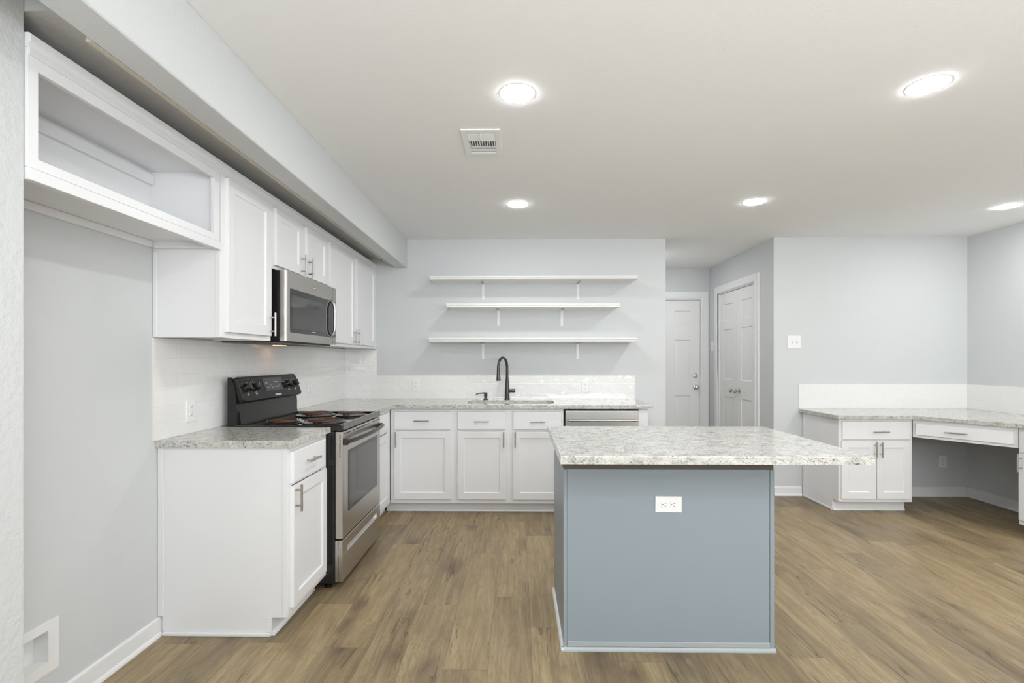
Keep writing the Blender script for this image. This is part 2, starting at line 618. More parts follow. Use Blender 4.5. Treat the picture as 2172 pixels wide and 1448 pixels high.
# boxed soffit hanging in front of the upper cabinets
struct(MB().box(-1.188, -1.075, REAR, YB, 2.177, CEIL, 0.004).build('wall_soffit', 'wall'), 'boxed grey soffit hanging from the ceiling above the upper cabinets', 'soffit')
struct(MB().box(XL, -1.1885, YN, YB, 2.262, CEIL).build('wall_furr', 'wall_texture'), 'textured drywall furring over the upper cabinets, behind the soffit', 'wall')
struct(MB().box(-1.206, -1.1885, YN, YB - 0.19, 2.1765, 2.192, 0.001).build('trim_1', 'bead'), 'thin beige bead along the soffit edge', 'trim')

# casings, jambs, baseboards
def casing(name, fr, a0, a1, top, wd, label):
    c = MB(fr)
    th = 0.016
    for (x0, x1, z0, z1) in ((a0 - wd, a0, 0, top + wd), (a1, a1 + wd, 0, top + wd), (a0, a1, top, top + wd)):
        c.box(x0, x1, 0.0005, th, z0, z1, 0.004, 2)
    c.box(a0 - wd * 0.30, a0 - wd * 0.12, th - 0.001, th + 0.004, 0, top + wd * 0.2, 0.0015)
    c.box(a1 + wd * 0.12, a1 + wd * 0.30, th - 0.001, th + 0.004, 0, top + wd * 0.2, 0.0015)
    c.box(a0 - wd * 0.12, a1 + wd * 0.12, th - 0.001, th + 0.004, top + wd * 0.12, top + wd * 0.3, 0.0015)
    # jamb lining
    c.box(a0 - 0.0005, a0 + 0.010, -0.11, 0.001, 0, top)
    c.box(a1 - 0.010, a1 + 0.0005, -0.11, 0.001, 0, top)
    c.box(a0 + 0.01, a1 - 0.01, -0.11, 0.001, top - 0.010, top + 0.0005)
    return struct(c.build(name, 'trim'), label, 'door casing')
FH = frame((0, YH, 0), (1, 0, 0), (0, -1, 0))
FP = frame((XH, 0, 0), (0, 1, 0), (-1, 0, 0))
casing('trim_2', FH, DX0, DX1, DZ, 0.095, 'white casing around the door at the end of the hall')
casing('trim_3', FP, PY0, PY1, PZ, 0.085, 'white casing around the double pantry doors')

def baseboard(name, fr, a0, a1, label, h=0.088):
    b = MB(fr)
    b.prism([(0.0008, 0.0), (0.022, 0.0), (0.022, 0.006), (0.018, 0.016), (0.013, 0.020), (0.013, h - 0.012), (0.009, h - 0.004), (0.006, h), (0.0008, h)], a0, a1, 'x')
    return struct(b.build(name, 'trim'), label, 'baseboard')
# prism axis 'x' puts the profile (y,z) along local x
baseboard('baseboard_left', frame((XL, 0, 0), (0, 1, 0), (1, 0, 0)), YN, 2.2838, 'white baseboard along the left wall beside the base cabinet')
baseboard('baseboard_desk', frame((0, YD, 0), (1, 0, 0), (0, -1, 0)), XH, 2.688, 'short white baseboard left of the desk')
baseboard('baseboard_knee', frame((0, YD, 0), (1, 0, 0), (0, -1, 0)), 3.318, XR - 0.022, 'white baseboard under the corner desk, along the back')
baseboard('baseboard_right', frame((XR, 0, 0), (0, 1, 0), (-1, 0, 0)), 3.66, YD, 'white baseboard under the corner desk, along the right wall')
baseboard('baseboard_hall', frame((XH, 0, 0), (0, 1, 0), (-1, 0, 0)), YD + 0.01, PY0 - 0.086, 'white baseboard beside the pantry doors')

# six-panel style doors
def panel_door(name, fr, x0, x1, z0, z1, panels, label, y_face, th=0.035):
    d = MB(fr)
    xs = sorted({x0, x1, *[p[0] for p in panels], *[p[1] for p in panels]})
    zs = sorted({z0, z1, *[p[2] for p in panels], *[p[3] for p in panels]})
    def inside(cx, cz):
        return any(p[0] < cx < p[1] and p[2] < cz < p[3] for p in panels)
    for i in range(len(xs) - 1):
        for k in range(len(zs) - 1):
            if not inside((xs[i] + xs[i + 1]) / 2, (zs[k] + zs[k + 1]) / 2):
                d.add([(xs[i], y_face, zs[k]), (xs[i + 1], y_face, zs[k]), (xs[i + 1], y_face, zs[k + 1]), (xs[i], y_face, zs[k + 1])], [(0, 1, 2, 3)])
    for (a, b, c, e) in panels:
        vs, fs = [], []
        for ins, y in ((0, y_face), (0.008, y_face - 0.009), (0.018, y_face - 0.009), (0.034, y_face - 0.002)):
            vs += [(a + ins, y, c + ins), (b - ins, y, c + ins), (b - ins, y, e - ins), (a + ins, y, e - ins)]
        for k in range(3):
            for i in range(4):
                j = (i + 1) % 4
                fs.append((4 * k + i, 4 * k + j, 4 * k + 4 + j, 4 * k + 4 + i))
        fs.append((12, 13, 14, 15))
        d.add(vs, fs)
    yb = y_face - th
    d.add([(x0, y_face, z0), (x1, y_face, z0), (x1, y_face, z1), (x0, y_face, z1), (x0, yb, z0), (x1, yb, z0), (x1, yb, z1), (x0, yb, z1)],
          [(4, 7, 6, 5), (0, 4, 5, 1), (1, 5, 6, 2), (2, 6, 7, 3), (3, 7, 4, 0)])
    return struct(d.build(name, 'door'), label, 'door')

def door_knob(fr, x, z, y_face, parent, label=None, r=0.027):
    k = MB(fr)
    k.lathe((x, y_face, z), Vector((0, 1, 0)), [(0.031, 0.0), (0.031, 0.005), (0.026, 0.009), (0.012, 0.012), (0.011, 0.030), (0.018, 0.036), (r, 0.046), (r, 0.056), (0.020, 0.064), (0.006, 0.067)], 24)
    return k.build('knob', 'chrome_soft', parent, label)
M['chrome_soft'] = plain('satin_chrome', (0.62, 0.60, 0.57), 0.2, 1.0)

hx = 1.515 + 0.01
hall_panels = []
for (a, b) in ((1.63, 1.86), (2.0, 2.20)):
    hall_panels += [(a, b, 1.725, 1.915), (a, b, 1.02, 1.545), (a, b, 0.20, 0.83)]
d1 = panel_door('door_1', FH, DX0 + 0.012, DX1 - 0.012, 0.008, DZ - 0.012, hall_panels, 'white panelled door with deadbolt at the end of the hall', -0.02)
door_knob(FH, 2.268, 0.94, -0.02, d1, 'satin chrome door knob')
db = MB(FH).lathe((2.262, -0.02, 1.088), (0, 1, 0), [(0.030, 0.0), (0.030, 0.008), (0.026, 0.014), (0.016, 0.016), (0.016, 0.020)], 24)
db.box(2.2575, 2.2665, -0.002, 0.012, 1.074, 1.102, 0.002)
db.build('deadbolt', 'chrome_soft', d1)
MB(FH).box(DX1 - 0.018, DX1 - 0.011, -0.024, -0.014, 0.905, 0.975).build('strike_plate', 'chrome_soft', d1)

pm = (PY0 + PY1) / 2
for nm, (a, b), kx, txt in (('door_2', (PY0 + 0.012, pm - 0.002), pm - 0.055, 'near leaf of the white double pantry doors'),
                            ('door_3', (pm + 0.002, PY1 - 0.012), pm + 0.055, 'far leaf of the white double pantry doors')):
    pa, pb = a + 0.10, b - 0.09
    pd = panel_door(nm, FP, a, b, 0.008, PZ - 0.012, [(pa, pb, 1.745, 1.945), (pa, pb, 1.06, 1.645), (pa, pb, 0.20, 0.86)], txt, -0.018)
    door_knob(FP, kx, 0.945, -0.018, pd)
    if nm == 'door_2':
        for hz in (0.25, 1.05, 1.82):
            MB(FP).cyl((a - 0.006, -0.010, hz), (a - 0.006, -0.010, hz + 0.09), 0.006, n=10).build('hinge', 'trim', pd)

# ------------------------------------------------------------------ tile backsplashes
TH = 0.008
t = MB().box(XL + 0.0005, XL + TH, 2.245, YB - 0.0005, 0.9145, 1.392).build('tile_backsplash', 'tile_y')
tag(t, 'glossy white subway tile on the left wall behind the range', 'backsplash')
t = MB()
t.prism([(XL + TH + 0.0005, 0.9145), (1.1214, 0.9145), (1.1214, 1.1395), (-1.3665, 1.1395), (-1.3665, 1.392), (XL + TH + 0.0005, 1.392)], YB - TH, YB - 0.0005, 'y')
tag(t.build('tile_backsplash', 'tile_x'), 'low glossy white tile band behind the sink', 'backsplash')
t = MB().box(2.664, XR - TH - 0.0005, YD - TH, YD - 0.0005, 0.8265, 1.060).build('tile_backsplash', 'tile_x')
tag(t, 'white tile band behind the corner desk, below the double light switch', 'backsplash')
t = MB().box(XR - TH, XR - 0.0005, 3.0, YD - 0.0005, 0.8265, 1.060).build('tile_backsplash', 'tile_y')
tag(t, 'white tile band on the right wall above the corner desk', 'backsplash')

# ------------------------------------------------------------------ cabinet pieces
DT = 0.019      # door thickness

def bar_handle(fr, p, horizontal, length, parent, y0, stand=0.030, r=0.0055, name='handle'):
    h = MB(fr)
    x, z = p
    if horizontal:
        a, b = (x - length / 2, y0 + stand, z), (x + length / 2, y0 + stand, z)
        posts = [(x - length * 0.29, z), (x + length * 0.29, z)]
    else:
        a, b = (x, y0 + stand, z - length / 2), (x, y0 + stand, z + length / 2)
        posts = [(x, z - length * 0.29), (x, z + length * 0.29)]
    h.cyl(a, b, r, n=14, bev=0.0012)
    for px, pz in posts:
        h.cyl((px, y0 - 0.0002, pz), (px, y0 + stand, pz), r * 0.85, n=12)
    return h.build(name, 'nickel', parent)

def shaker(fr, x0, x1, z0, z1, y0, parent, name='door', stile=0.052):
    d = MB(fr)
    d.rings(x0, x1, z0, z1, [(0, y0 + DT - 0.004), (0.0015, y0 + DT - 0.001), (0.004, y0 + DT), (stile, y0 + DT), (stile + 0.006, y0 + DT - 0.003), (stile + 0.009, y0 + DT - 0.009)], y0)
    return d.build(name, 'white', parent)

def slab_front(fr, x0, x1, z0, z1, y0, parent, name='drawer'):
    d = MB(fr)
    d.rings(x0, x1, z0, z1, [(0, y0 + DT - 0.006), (0.002, y0 + DT - 0.0025), (0.007, y0 + DT)], y0)
    return d.build(name, 'white', parent)

def base_cabinet(label, fr, x0, x1, depth, top, front_parts, loc, toe=0.087, toe_in=0.075, stiles=None, rails=None, left_panel=False, right_panel=False, open_top=False, name='base_cabinet', toe_side=None):
    """front at local y=0 (face frame outer face), body towards negative y"""
    root = thing(name, label, 'cabinet', loc)
    c = MB(fr)
    p = 0.016
    for (a, b) in ((x0, x0 + p), (x1 - p, x1)):
        c.box(a, b, -depth, -0.0185, toe, top)
        c.box(a, b, -depth, -toe_in - 0.002, 0.0005, toe)
    c.box(x0 + p, x1 - p, -depth, -depth + 0.008, toe, top)
    c.box(x0 + p, x1 - p, -depth + 0.008, -0.0185, toe, toe + p)
    if not open_top:
        c.box(x0 + p, x1 - p, -depth + 0.008, -0.0185, top - p, top)
    c.build('carcass', 'white', root)
    ff = MB(fr)
    stiles = stiles or [(x0, x0 + 0.036), (x1 - 0.036, x1)]
    for a, b in stiles:
        ff.box(a, b, -0.018, 0.0, toe, top, 0.001)
    for z0, z1 in (rails or [(toe, toe + 0.04), (0.694, 0.707), (top - 0.03, top)]):
        ff.box(x0 + 0.001, x1 - 0.001, -0.0175, -0.0006, z0, z1)
    ff.build('face_frame', 'white', root)
    tk = MB(fr)
    a, b = toe_side or (x0, x1)
    tk.box(a, b, -toe_in - 0.014, -toe_in, 0.0005, toe - 0.0005)
    tk.build('toe_kick', 'white', root)
    sh = MB(fr)
    sh.prism([(-toe_in + 0.0005, 0.0005), (-toe_in + 0.013, 0.0005), (-toe_in + 0.011, 0.010), (-toe_in + 0.005, 0.017), (-toe_in + 0.0005, 0.018)], a, b, 'x')
    sh.build('shoe_molding', 'white', root)
    for part in front_parts:
        kind, a, b, z0, z1, hx, hz, hh = part
        if kind == 'drawer':
            o = slab_front(fr, a, b, z0, z1, 0.0004, root)
        elif kind == 'false':
            o = slab_front(fr, a, b, z0, z1, 0.0004, root, 'drawer_front')
        else:
            o = shaker(fr, a, b, z0, z1, 0.0004, root)
        if hx is not None:
            bar_handle(fr, (hx, hz), hh, 0.128, o, DT + 0.0004)
    return root

TOP = 0.8815
DZ0, DZ1 = 0.121, 0.691       # base doors
WZ0, WZ1 = 0.708, 0.857       # drawers

# base cabinet left of the range (faces +X)
FX = frame((-1.077, 0, 0), (0, 1, 0), (1, 0, 0))
bc = base_cabinet('white base cabinet with one drawer under the short countertop left of the range', FX, 2.289, 2.742, 0.606, TOP,
    [('drawer', 2.308, 2.692, WZ0, WZ1, 2.49, 0.788, True), ('door', 2.308, 2.712, DZ0, DZ1, 2.322, 0.636, False)], (-1.38, 2.51, 0), toe_side=(2.287, 2.742))
# finished end panel with corner strip and scribe strip
ep = MB()
ep.prism([(XL + 0.023, 0.0005), (-1.152, 0.0005), (-1.152, 0.0865), (-1.0775, 0.0865), (-1.0775, TOP), (XL + 0.001, TOP), (XL + 0.001, 0.09), (XL + 0.023, 0.09)], 2.2845, 2.2888, 'y')
ep.build('end_panel', 'white', bc)
MB().box(XL + 0.001, XL + 0.028, 2.2775, 2.2843, 0.09, TOP, 0.002).build('scribe_strip', 'white', bc)
MB().box(XL + 0.025, -1.154, 2.272, 2.2843, 0.0005, 0.018, 0.005, 2).build('shoe_molding', 'white', bc)
MB().box(-1.102, -1.0775, 2.2815, 2.2843, 0.0885, TOP, 0.001).build('corner_strip', 'white', bc)
MB().box(-1.176, -1.152, 2.2815, 2.2843, 0.019, 0.0865, 0.001).build('corner_strip', 'white', bc)

# short countertop
ct = MB().slab([(XL + 0.0015, 2.264), (-1.052, 2.264), (-1.052, 2.747), (XL + 0.0015, 2.747)], [], 0.8825, 0.914, 0.004)
tag(ct.build('countertop', 'granite'), 'short speckled granite countertop left of the range', 'countertop')

# corner base cabinet right of the range (faces +X)
cb = base_cabinet('narrow white base cabinet between the range and the room corner', FX, 3.518, 4.115, 0.606, TOP,
    [('drawer', 3.545, 4.020, WZ0, WZ1, 3.70, 0.788, True), ('door', 3.545, 4.020, DZ0, DZ1, 3.575, 0.62, False)], (-1.38, 3.82, 0),
    stiles=[(3.518, 3.55), (4.018, 4.115)], toe_side=(3.518, 4.20))

# run under the sink wall (faces -Y)
FB = frame((0, 4.127, 0), (1, 0, 0), (0, -1, 0))
base_cabinet('white base cabinet with drawer and single door in the corner, left of the sink cabinet', FB, -1.076, -0.5375, 0.617, TOP,
    [('drawer', -1.042, -0.565, WZ0, WZ1, -0.806, 0.780, True), ('door', -1.042, -0.563, DZ0, DZ1, -1.022, 0.625, False)], (-0.81, 4.43, 0),
    toe_side=(-1.125, -0.5375))
base_cabinet('white sink base cabinet with two doors and two false drawer fronts', FB, -0.537, 0.378, 0.617, TOP,
    [('false', -0.510, -0.104, WZ0, WZ1, -0.307, 0.777, True), ('door', -0.510, -0.099, DZ0, DZ1, -0.122, 0.628, False),
     ('false', -0.045, 0.360, WZ0, WZ1, 0.160, 0.774, True), ('door', -0.045, 0.360, DZ0, DZ1, -0.026, 0.628, False)], (-0.08, 4.43, 0),
    stiles=[(-0.537, -0.50), (-0.115, -0.035), (0.350, 0.378)], open_top=True, name='sink_cabinet')

# dishwasher
dw = thing('dishwasher', 'stainless steel dishwasher under the counter right of the sink cabinet', 'dishwasher', (0.695, 4.43, 0))
MB().box(0.387, 1.000, 4.15, 4.70, 0.10, 0.874).box(0.387, 1.0, 4.20, 4.70, 0.001, 0.10).build('body', 'black', dw)
MB().box(0.395, 1.000, 4.118, 4.149, 0.865, 0.8735).build('control_strip', 'black_satin', dw)
dp = MB(FB).box(0.393, 1.001, -0.022, 0.017, 0.115, 0.8645, 0.004, 2).build('door_panel', 'steel_x', dw)
h = MB(FB)
path = []
for i in range(17):
    s = i / 16
    path.append((0.418 + 0.574 * s, 0.042 + 0.012 * sin(pi * s), 0.787))
h.tube(path, 0.0095, 14)
h.cyl((0.43, 0.0172, 0.787), (0.43, 0.043, 0.787), 0.007, n=12).cyl((0.98, 0.0172, 0.787), (0.98, 0.043, 0.787), 0.007, n=12)
h.build('handle', 'steel_x', dp)
MB(FB).box(0.393, 1.001, -0.060, -0.050, 0.005, 0.1).build('toe_panel', 'black_satin', dw)

# end panel right of the dishwasher
fp = MB(FB).box(1.004, 1.082, -0.617, 0.0, 0.0005, TOP, 0.001)
tag(fp.build('end_panel', 'white'), 'white filler panel closing the run right of the dishwasher', 'cabinet panel')

# L-shaped countertop with sink cut-out
def rrect(x0, x1, y0, y1, r, n=6, cw=False):
    pts = []
    for cx, cy, a0 in ((x1 - r, y1 - r, 0), (x0 + r, y1 - r, 90), (x0 + r, y0 + r, 180), (x1 - r, y0 + r, 270)):
        for i in range(n + 1):
            a = radians(a0 + 90 * i / n)
            pts.append((cx + r * cos(a), cy + r * sin(a)))
    return pts[::-1] if cw else pts
SX0, SX1, SY0, SY1 = -0.448, 0.315, 4.205, 4.556
lc = MB().slab([(XL + 0.0015, 3.514), (-1.052, 3.514), (-1.052, 4.0825), (1.118, 4.0825), (1.118, YB - 0.001), (XL + 0.0015, YB - 0.001)],
    [rrect(SX0, SX1, SY0, SY1, 0.075, cw=True)], 0.8825, 0.914, 0.004)
tag(lc.build('countertop', 'granite'), 'long L-shaped granite countertop holding the sink', 'countertop')

# sink
sk = thing('kitchen_sink', 'undermount stainless double bowl sink below the dark faucet', 'sink', (-0.066, 4.38, 0.70))
def bowl(x0, x1, y0, y1, zt, zb):
    b = MB()
    n = 28
    loops = []
    for ins, z, r in ((-0.012, zt, 0.08), (0.0, zt, 0.07), (0.004, zt - 0.02, 0.07), (0.012, zb + 0.03, 0.065), (0.035, zb, 0.05)):
        loops.append([(p[0], p[1], z) for p in rrect(x0 + ins, x1 - ins, y0 + ins, y1 - ins, r)])
    m = len(loops[0])
    vs = sum(loops, [])
    fs = []
    for k in range(len(loops) - 1):
        for i in range(m):
            j = (i + 1) % m
            fs.append((k * m + i, (k + 1) * m + i, (k + 1) * m + j, k * m + j))
    fs.append(tuple((len(loops) - 1) * m + i for i in range(m)))
    b.add(vs, fs)
    return b
b1 = bowl(SX0 + 0.003, -0.085, SY0 + 0.003, SY1 - 0.003, 0.8805, 0.70).build('bowl', 'steelsink', sk)
b2 = bowl(-0.045, SX1 - 0.003, SY0 + 0.003, SY1 - 0.003, 0.8805, 0.70).build('bowl', 'steelsink', sk)
for b, x in ((b1, -0.265), (b2, 0.135)):
    MB().lathe((x, 4.38, 0.7005), (0, 0, 1), [(0.045, 0), (0.045, 0.003), (0.030, 0.004), (0.028, 0.001)], 24).build('drain', 'chrome', b)

# faucet
fx, fy, fz = -0.106, 4.632, 0.9142
fc = thing('kitchen_faucet', 'tall dark bronze gooseneck faucet behind the sink', 'faucet', (fx, fy, fz))
MB().lathe((fx, fy, fz), (0, 0, 1), [(0.0265, 0), (0.0265, 0.006), (0.0235, 0.010), (0.0225, 0.06), (0.0215, 0.10), (0.0175, 0.15), (0.0138, 0.205), (0.0130, 0.225)], 28).build('body', 'bronze', fc)
dirv = Vector((-0.40, -0.917))
pts, rad = [(fx, fy, fz + 0.222), (fx, fy, fz + 0.26)], [0.0128, 0.0125]
R = 0.095
for i in range(0, 25):
    a = pi * 1.04 * i / 24
    o = R * (1 - cos(a))
    pts.append((fx + dirv.x * o, fy + dirv.y * o, fz + 0.30 + R * sin(a)))
    rad.append(0.0122)
MB().tube(pts, rad, 18).build('spout', 'bronze', fc)
e = Vector(pts[-1]); dd = (Vector(pts[-1]) - Vector(pts[-2])).normalized()
MB().lathe(e, dd, [(0.0128, 0.0), (0.0135, 0.004), (0.0150, 0.03), (0.0185, 0.075), (0.0205, 0.098), (0.0195, 0.103), (0.014, 0.104)], 22).build('spray_head', 'bronze', fc)
hd = MB()
hd.lathe((fx + 0.020, fy, fz + 0.083), (1, 0, 0.03), [(0.0155, 0.0), (0.0165, 0.006), (0.0165, 0.020), (0.0175, 0.024), (0.0175, 0.052), (0.0155, 0.057), (0.005, 0.058)], 22)
hd.build('lever_handle', 'bronze', fc)

# soap dispenser
sx, sy = -0.307, 4.622
sd = thing('soap_dispenser', 'small dark bronze soap dispenser left of the faucet', 'soap dispenser', (sx, sy, fz))
MB().lathe((sx, sy, fz), (0, 0, 1), [(0.0225, 0), (0.0225, 0.003), (0.016, 0.008), (0.0125, 0.018), (0.0150, 0.030), (0.0165, 0.045), (0.0165, 0.064), (0.0145, 0.067)], 22).build('body', 'bronze', sd)
MB().tube([(sx + 0.004, sy, fz + 0.062), (sx - 0.03, sy - 0.005, fz + 0.0625), (sx - 0.062, sy - 0.010, fz + 0.060), (sx - 0.084, sy - 0.014, fz + 0.054), (sx - 0.091, sy - 0.015, fz + 0.044)],
          [0.008, 0.006, 0.0052, 0.005, 0.005], 12).build('nozzle', 'bronze', sd)

# ------------------------------------------------------------------ electric range
RY0, RY1 = 2.753, 3.510
rg = thing('electric_range', 'black and stainless electric range with four coil burners', 'range', (-1.33, 3.13, 0))
MB().box(-1.635, -1.032, RY0 + 0.001, RY1 - 0.001, 0.03, 0.888, 0.003).build('body', 'black', rg)
for x in (-1.08, -1.58):
    for y in (RY0 + 0.035, RY1 - 0.035):
        MB().lathe((x, y, 0.0005), (0, 0, 1), [(0.022, 0), (0.022, 0.012), (0.012, 0.014), (0.012, 0.0295)], 14).build('foot', 'black_satin', rg)
# cooktop: pan with raised rim
ck = MB()
ck.box(-1.640, -0.992, RY0, RY1, 0.889, 0.9125, 0.003)
ck.box(-1.012, -0.9905, RY0 + 0.0005, RY1 - 0.0005, 0.890, 0.9255, 0.007, 3)
ck.box(-1.600, -1.010, RY0 + 0.0005, RY0 + 0.014, 0.911, 0.9225, 0.004, 2)
ck.box(-1.600, -1.010, RY1 - 0.014, RY1 - 0.0005, 0.911, 0.9225, 0.004, 2)
cko = ck.build('cooktop', 'black_gloss', rg)
MB().box(-0.9915, -0.9875, RY0 + 0.018, RY1 - 0.003, 0.8905, 0.9245, 0.0015).build('front_trim', 'graypaint', cko, 'grey metal strip along the cooktop front')

# burners
for bx, by, br in ((-1.40, 2.905, 0.083), (-1.17, 2.955, 0.108), (-1.375, 3.325, 0.108), (-1.135, 3.33, 0.083)):
    z = 0.9128
    bn = MB().lathe((bx, by, z), (0, 0, 1), [(br + 0.020, 0.0), (br + 0.021, 0.004), (br + 0.016, 0.006), (br + 0.006, 0.0035), (br * 0.5, 0.0012), (0.012, 0.001)], 36)
    bo = bn.build('burner', 'black', rg)
    c = MB()
    pts = []
    turns = 4.6 if br < 0.09 else 5.6
    steps = int(turns * 34)
    for i in range(steps + 1):
        s = i / steps
        a = 2 * pi * turns * s
        r = 0.018 + (br - 0.018) * s
        pts.append((bx + r * cos(a), by + r * sin(a), z + 0.0155))
    c.tube(pts, 0.0043, 8)
    for k in range(3):
        a = 2 * pi * k / 3 + 0.5
        c.cyl((bx, by, z + 0.008), (bx + br * cos(a), by + br * sin(a), z + 0.008), 0.0028, n=8)
    c.build('coil', 'coil', bo, 'rust brown heating coil')

# back guard with control panel
bg = MB()
prof = [(-1.640, 0.913), (-1.586, 0.913), (-1.586, 1.0), (-1.594, 1.08), (-1.606, 1.150), (-1.616, 1.176), (-1.628, 1.190), (-1.640, 1.191)]
bg.prism(prof, RY0 + 0.001, RY0 + 0.022, 'y', 0.002)
bg.prism(prof, RY1 - 0.022, RY1 - 0.001, 'y', 0.002)
bg.prism([(-1.639, 0.9135), (-1.575, 0.9135), (-1.573, 0.925), (-1.590, 1.028), (-1.590, 1.18), (-1.639, 1.18)], RY0 + 0.022, RY1 - 0.022, 'y')
bgo = bg.build('backguard', 'black_satin', rg)
# control panel: tilted, rounded corners, in a frame on the panel's face
ptop, pbot = Vector((-1.598, 0, 1.193)), Vector((-1.545, 0, 1.050))
up = (ptop - pbot).normalized()
nrm = Vector((up.z, 0, -up.x))
PANEL = Matrix(((0, nrm.x, up.x, pbot.x), (1, nrm.y, up.y, 0), (0, nrm.z, up.z, pbot.z), (0, 0, 0, 1)))   # x = along Y, y = outward, z = up the slope
plen = (ptop - pbot).length
cp = MB(PANEL)
cy0, cy1 = RY0 + 0.012, RY1 - 0.008
outl = rrect(cy0, cy1, 0.0, plen, 0.020, 5)
def extrude_panel(mb, outl, y0, y1, r):
    n = len(outl)
    cx = sum(p[0] for p in outl) / n; cz = sum(p[1] for p in outl) / n
    lo = [(p[0], y0, p[1]) for p in outl]
    mid = [(p[0], y1 - r, p[1]) for p in outl]
    hi = []
    for i in range(n):
        p0, p2 = Vector(outl[i - 1]), Vector(outl[(i + 1) % n])
        t = (p2 - p0).normalized(); nn = Vector((-t.y, t.x))
        hi.append((outl[i][0] + nn.x * r, y1, outl[i][1] + nn.y * r))
    fs = [tuple(range(n))[::-1], tuple(2 * n + i for i in range(n))]
    for k in range(2):
        for i in range(n):
            j = (i + 1) % n
            fs.append((k * n + i, k * n + j, (k + 1) * n + j, (k + 1) * n + i))
    mb.add(lo + mid + hi, fs)
extrude_panel(cp, outl, -0.030, 0.0, 0.005)
cpo = cp.build('control_panel', 'black_satin', rg)
for ky in (2.825, 2.915, 3.330, 3.425):
    k = MB(PANEL)
    k.lathe((ky, 0.0003, 0.082), (0, 1, 0), [(0.026, 0.0), (0.026, 0.004), (0.0215, 0.007), (0.0200, 0.026), (0.0185, 0.029), (0.004, 0.030)], 26)
    k.box(ky - 0.0055, ky + 0.0055, 0.022, 0.037, 0.082 - 0.020, 0.082 + 0.020, 0.002)
    ko = k.build('knob', 'black_gloss', cpo)
    MB(PANEL).box(ky - 0.001, ky + 0.001, 0.0368, 0.0376, 0.093, 0.101).build('pointer', 'marks', ko)
MB(PANEL).box(3.03, 3.275, 0.0003, 0.0016, 0.048, 0.135, 0.0006).build('display', 'black_gloss', cpo)
mk = MB(PANEL)
def dash(y, z, w=0.010, hgt=0.004, d0=0.0018):
    mk.box(y - w / 2, y + w / 2, d0 - 0.0015, d0 + 0.0004, z - hgt / 2, z + hgt / 2)
for y, z, ww in ((3.052, 0.100, 0.011), (3.070, 0.100, 0.011), (3.060, 0.072, 0.009), (3.076, 0.072, 0.009), (3.110, 0.086, 0.006), (3.113, 0.076, 0.008), (3.118, 0.068, 0.014),
                 (3.150, 0.104, 0.004), (3.165, 0.104, 0.009), (3.178, 0.104, 0.009), (3.150, 0.072, 0.004), (3.172, 0.072, 0.010), (3.187, 0.072, 0.010), (3.205, 0.078, 0.008), (3.21, 0.066, 0.005), (3.20, 0.105, 0.010)):
    dash(y, z, ww, 0.0035)
mk.build('display_lettering', 'marks', cpo)
for ky in (2.825, 2.915, 3.330, 3.425):
    mk = MB(PANEL)
    for dy, dz in ((0, 0.036), (-0.031, 0.018), (0.031, 0.018), (-0.024, 0.030), (0.024, 0.030)):
        dash(ky + dy, 0.082 + dz, 0.004, 0.0035, 0.0006)
    mk.build('dial_marking', 'marks', cpo)
    mk = MB(PANEL)
    # small square burner symbol under the knob: outline with one filled quarter
    for a, b, c, e in ((-0.008, 0.008, 0.036, 0.0375), (-0.008, 0.008, 0.0505, 0.052), (-0.008, -0.0065, 0.036, 0.052), (0.0065, 0.008, 0.036, 0.052), (-0.005, 0.0, 0.040, 0.045)):
        mk.box(ky + a, ky + b, 0.0002, 0.0010, c, e)
    mk.build('burner_symbol', 'marks', cpo)
MB(PANEL).box(3.125, 3.205, 0.0003, 0.0012, 0.014, 0.0245, 0.0004).build('badge', 'marks', cpo, 'pale nameplate')

# oven door
FR = frame((-1.0305, 0, 0), (0, 1, 0), (1, 0, 0))      # body front; door 42 mm thick
od = MB(FR).box(RY0 + 0.004, RY1 - 0.004, 0.0, 0.0425, 0.280, 0.884, 0.004, 2)
odo = od.build('oven_door', 'steel', rg)
WY0, WY1, WZ_0, WZ_1 = 2.845, 3.435, 0.413, 0.765
gb = MB(FR)
gb.rings(WY0, WY1, WZ_0, WZ_1, [(0.0, 0.0432), (0.002, 0.0438), (0.020, 0.0438)], 0.0426)
gbo = gb.build('window_border', 'glass_rim', odo)
MB(FR).box(WY0 + 0.024, WY1 - 0.024, 0.0439, 0.0442, WZ_0 + 0.022, WZ_1 - 0.022).build('window', 'glass_dark', gbo)
h = MB(FR)
path, rr = [], []
for i in range(21):
    s = i / 20
    path.append((RY0 + 0.018 + (RY1 - RY0 - 0.036) * s, 0.062 + 0.032 * sin(pi * s) ** 0.7, 0.826))
    rr.append(0.0125)
h.tube(path, rr, 14)
for y in (RY0 + 0.026, RY1 - 0.026):
    h.box(y - 0.013, y + 0.013, 0.0426, 0.068, 0.806, 0.842, 0.005, 2)
h.build('handle', 'handle_dark', odo, 'dark grey bowed oven handle')
vs = MB(FR)
for (a, b) in ((2.785, 2.885), (2.93, 2.95), (2.985, 3.095), (3.11, 3.20), (3.215, 3.245), (3.30, 3.38), (3.40, 3.49)):
    vs.box(a, b, 0.0424, 0.0429, 0.866, 0.872)
vs.build('top_vent', 'slot', odo)
vs = MB(FR)
for i in range(10):
    z = 0.865 - i * 0.0125
    vs.box(RY0 + 0.0035, RY0 + 0.0042, 0.024, 0.030, z - 0.008, z)
vs.build('side_vent', 'slot', odo)
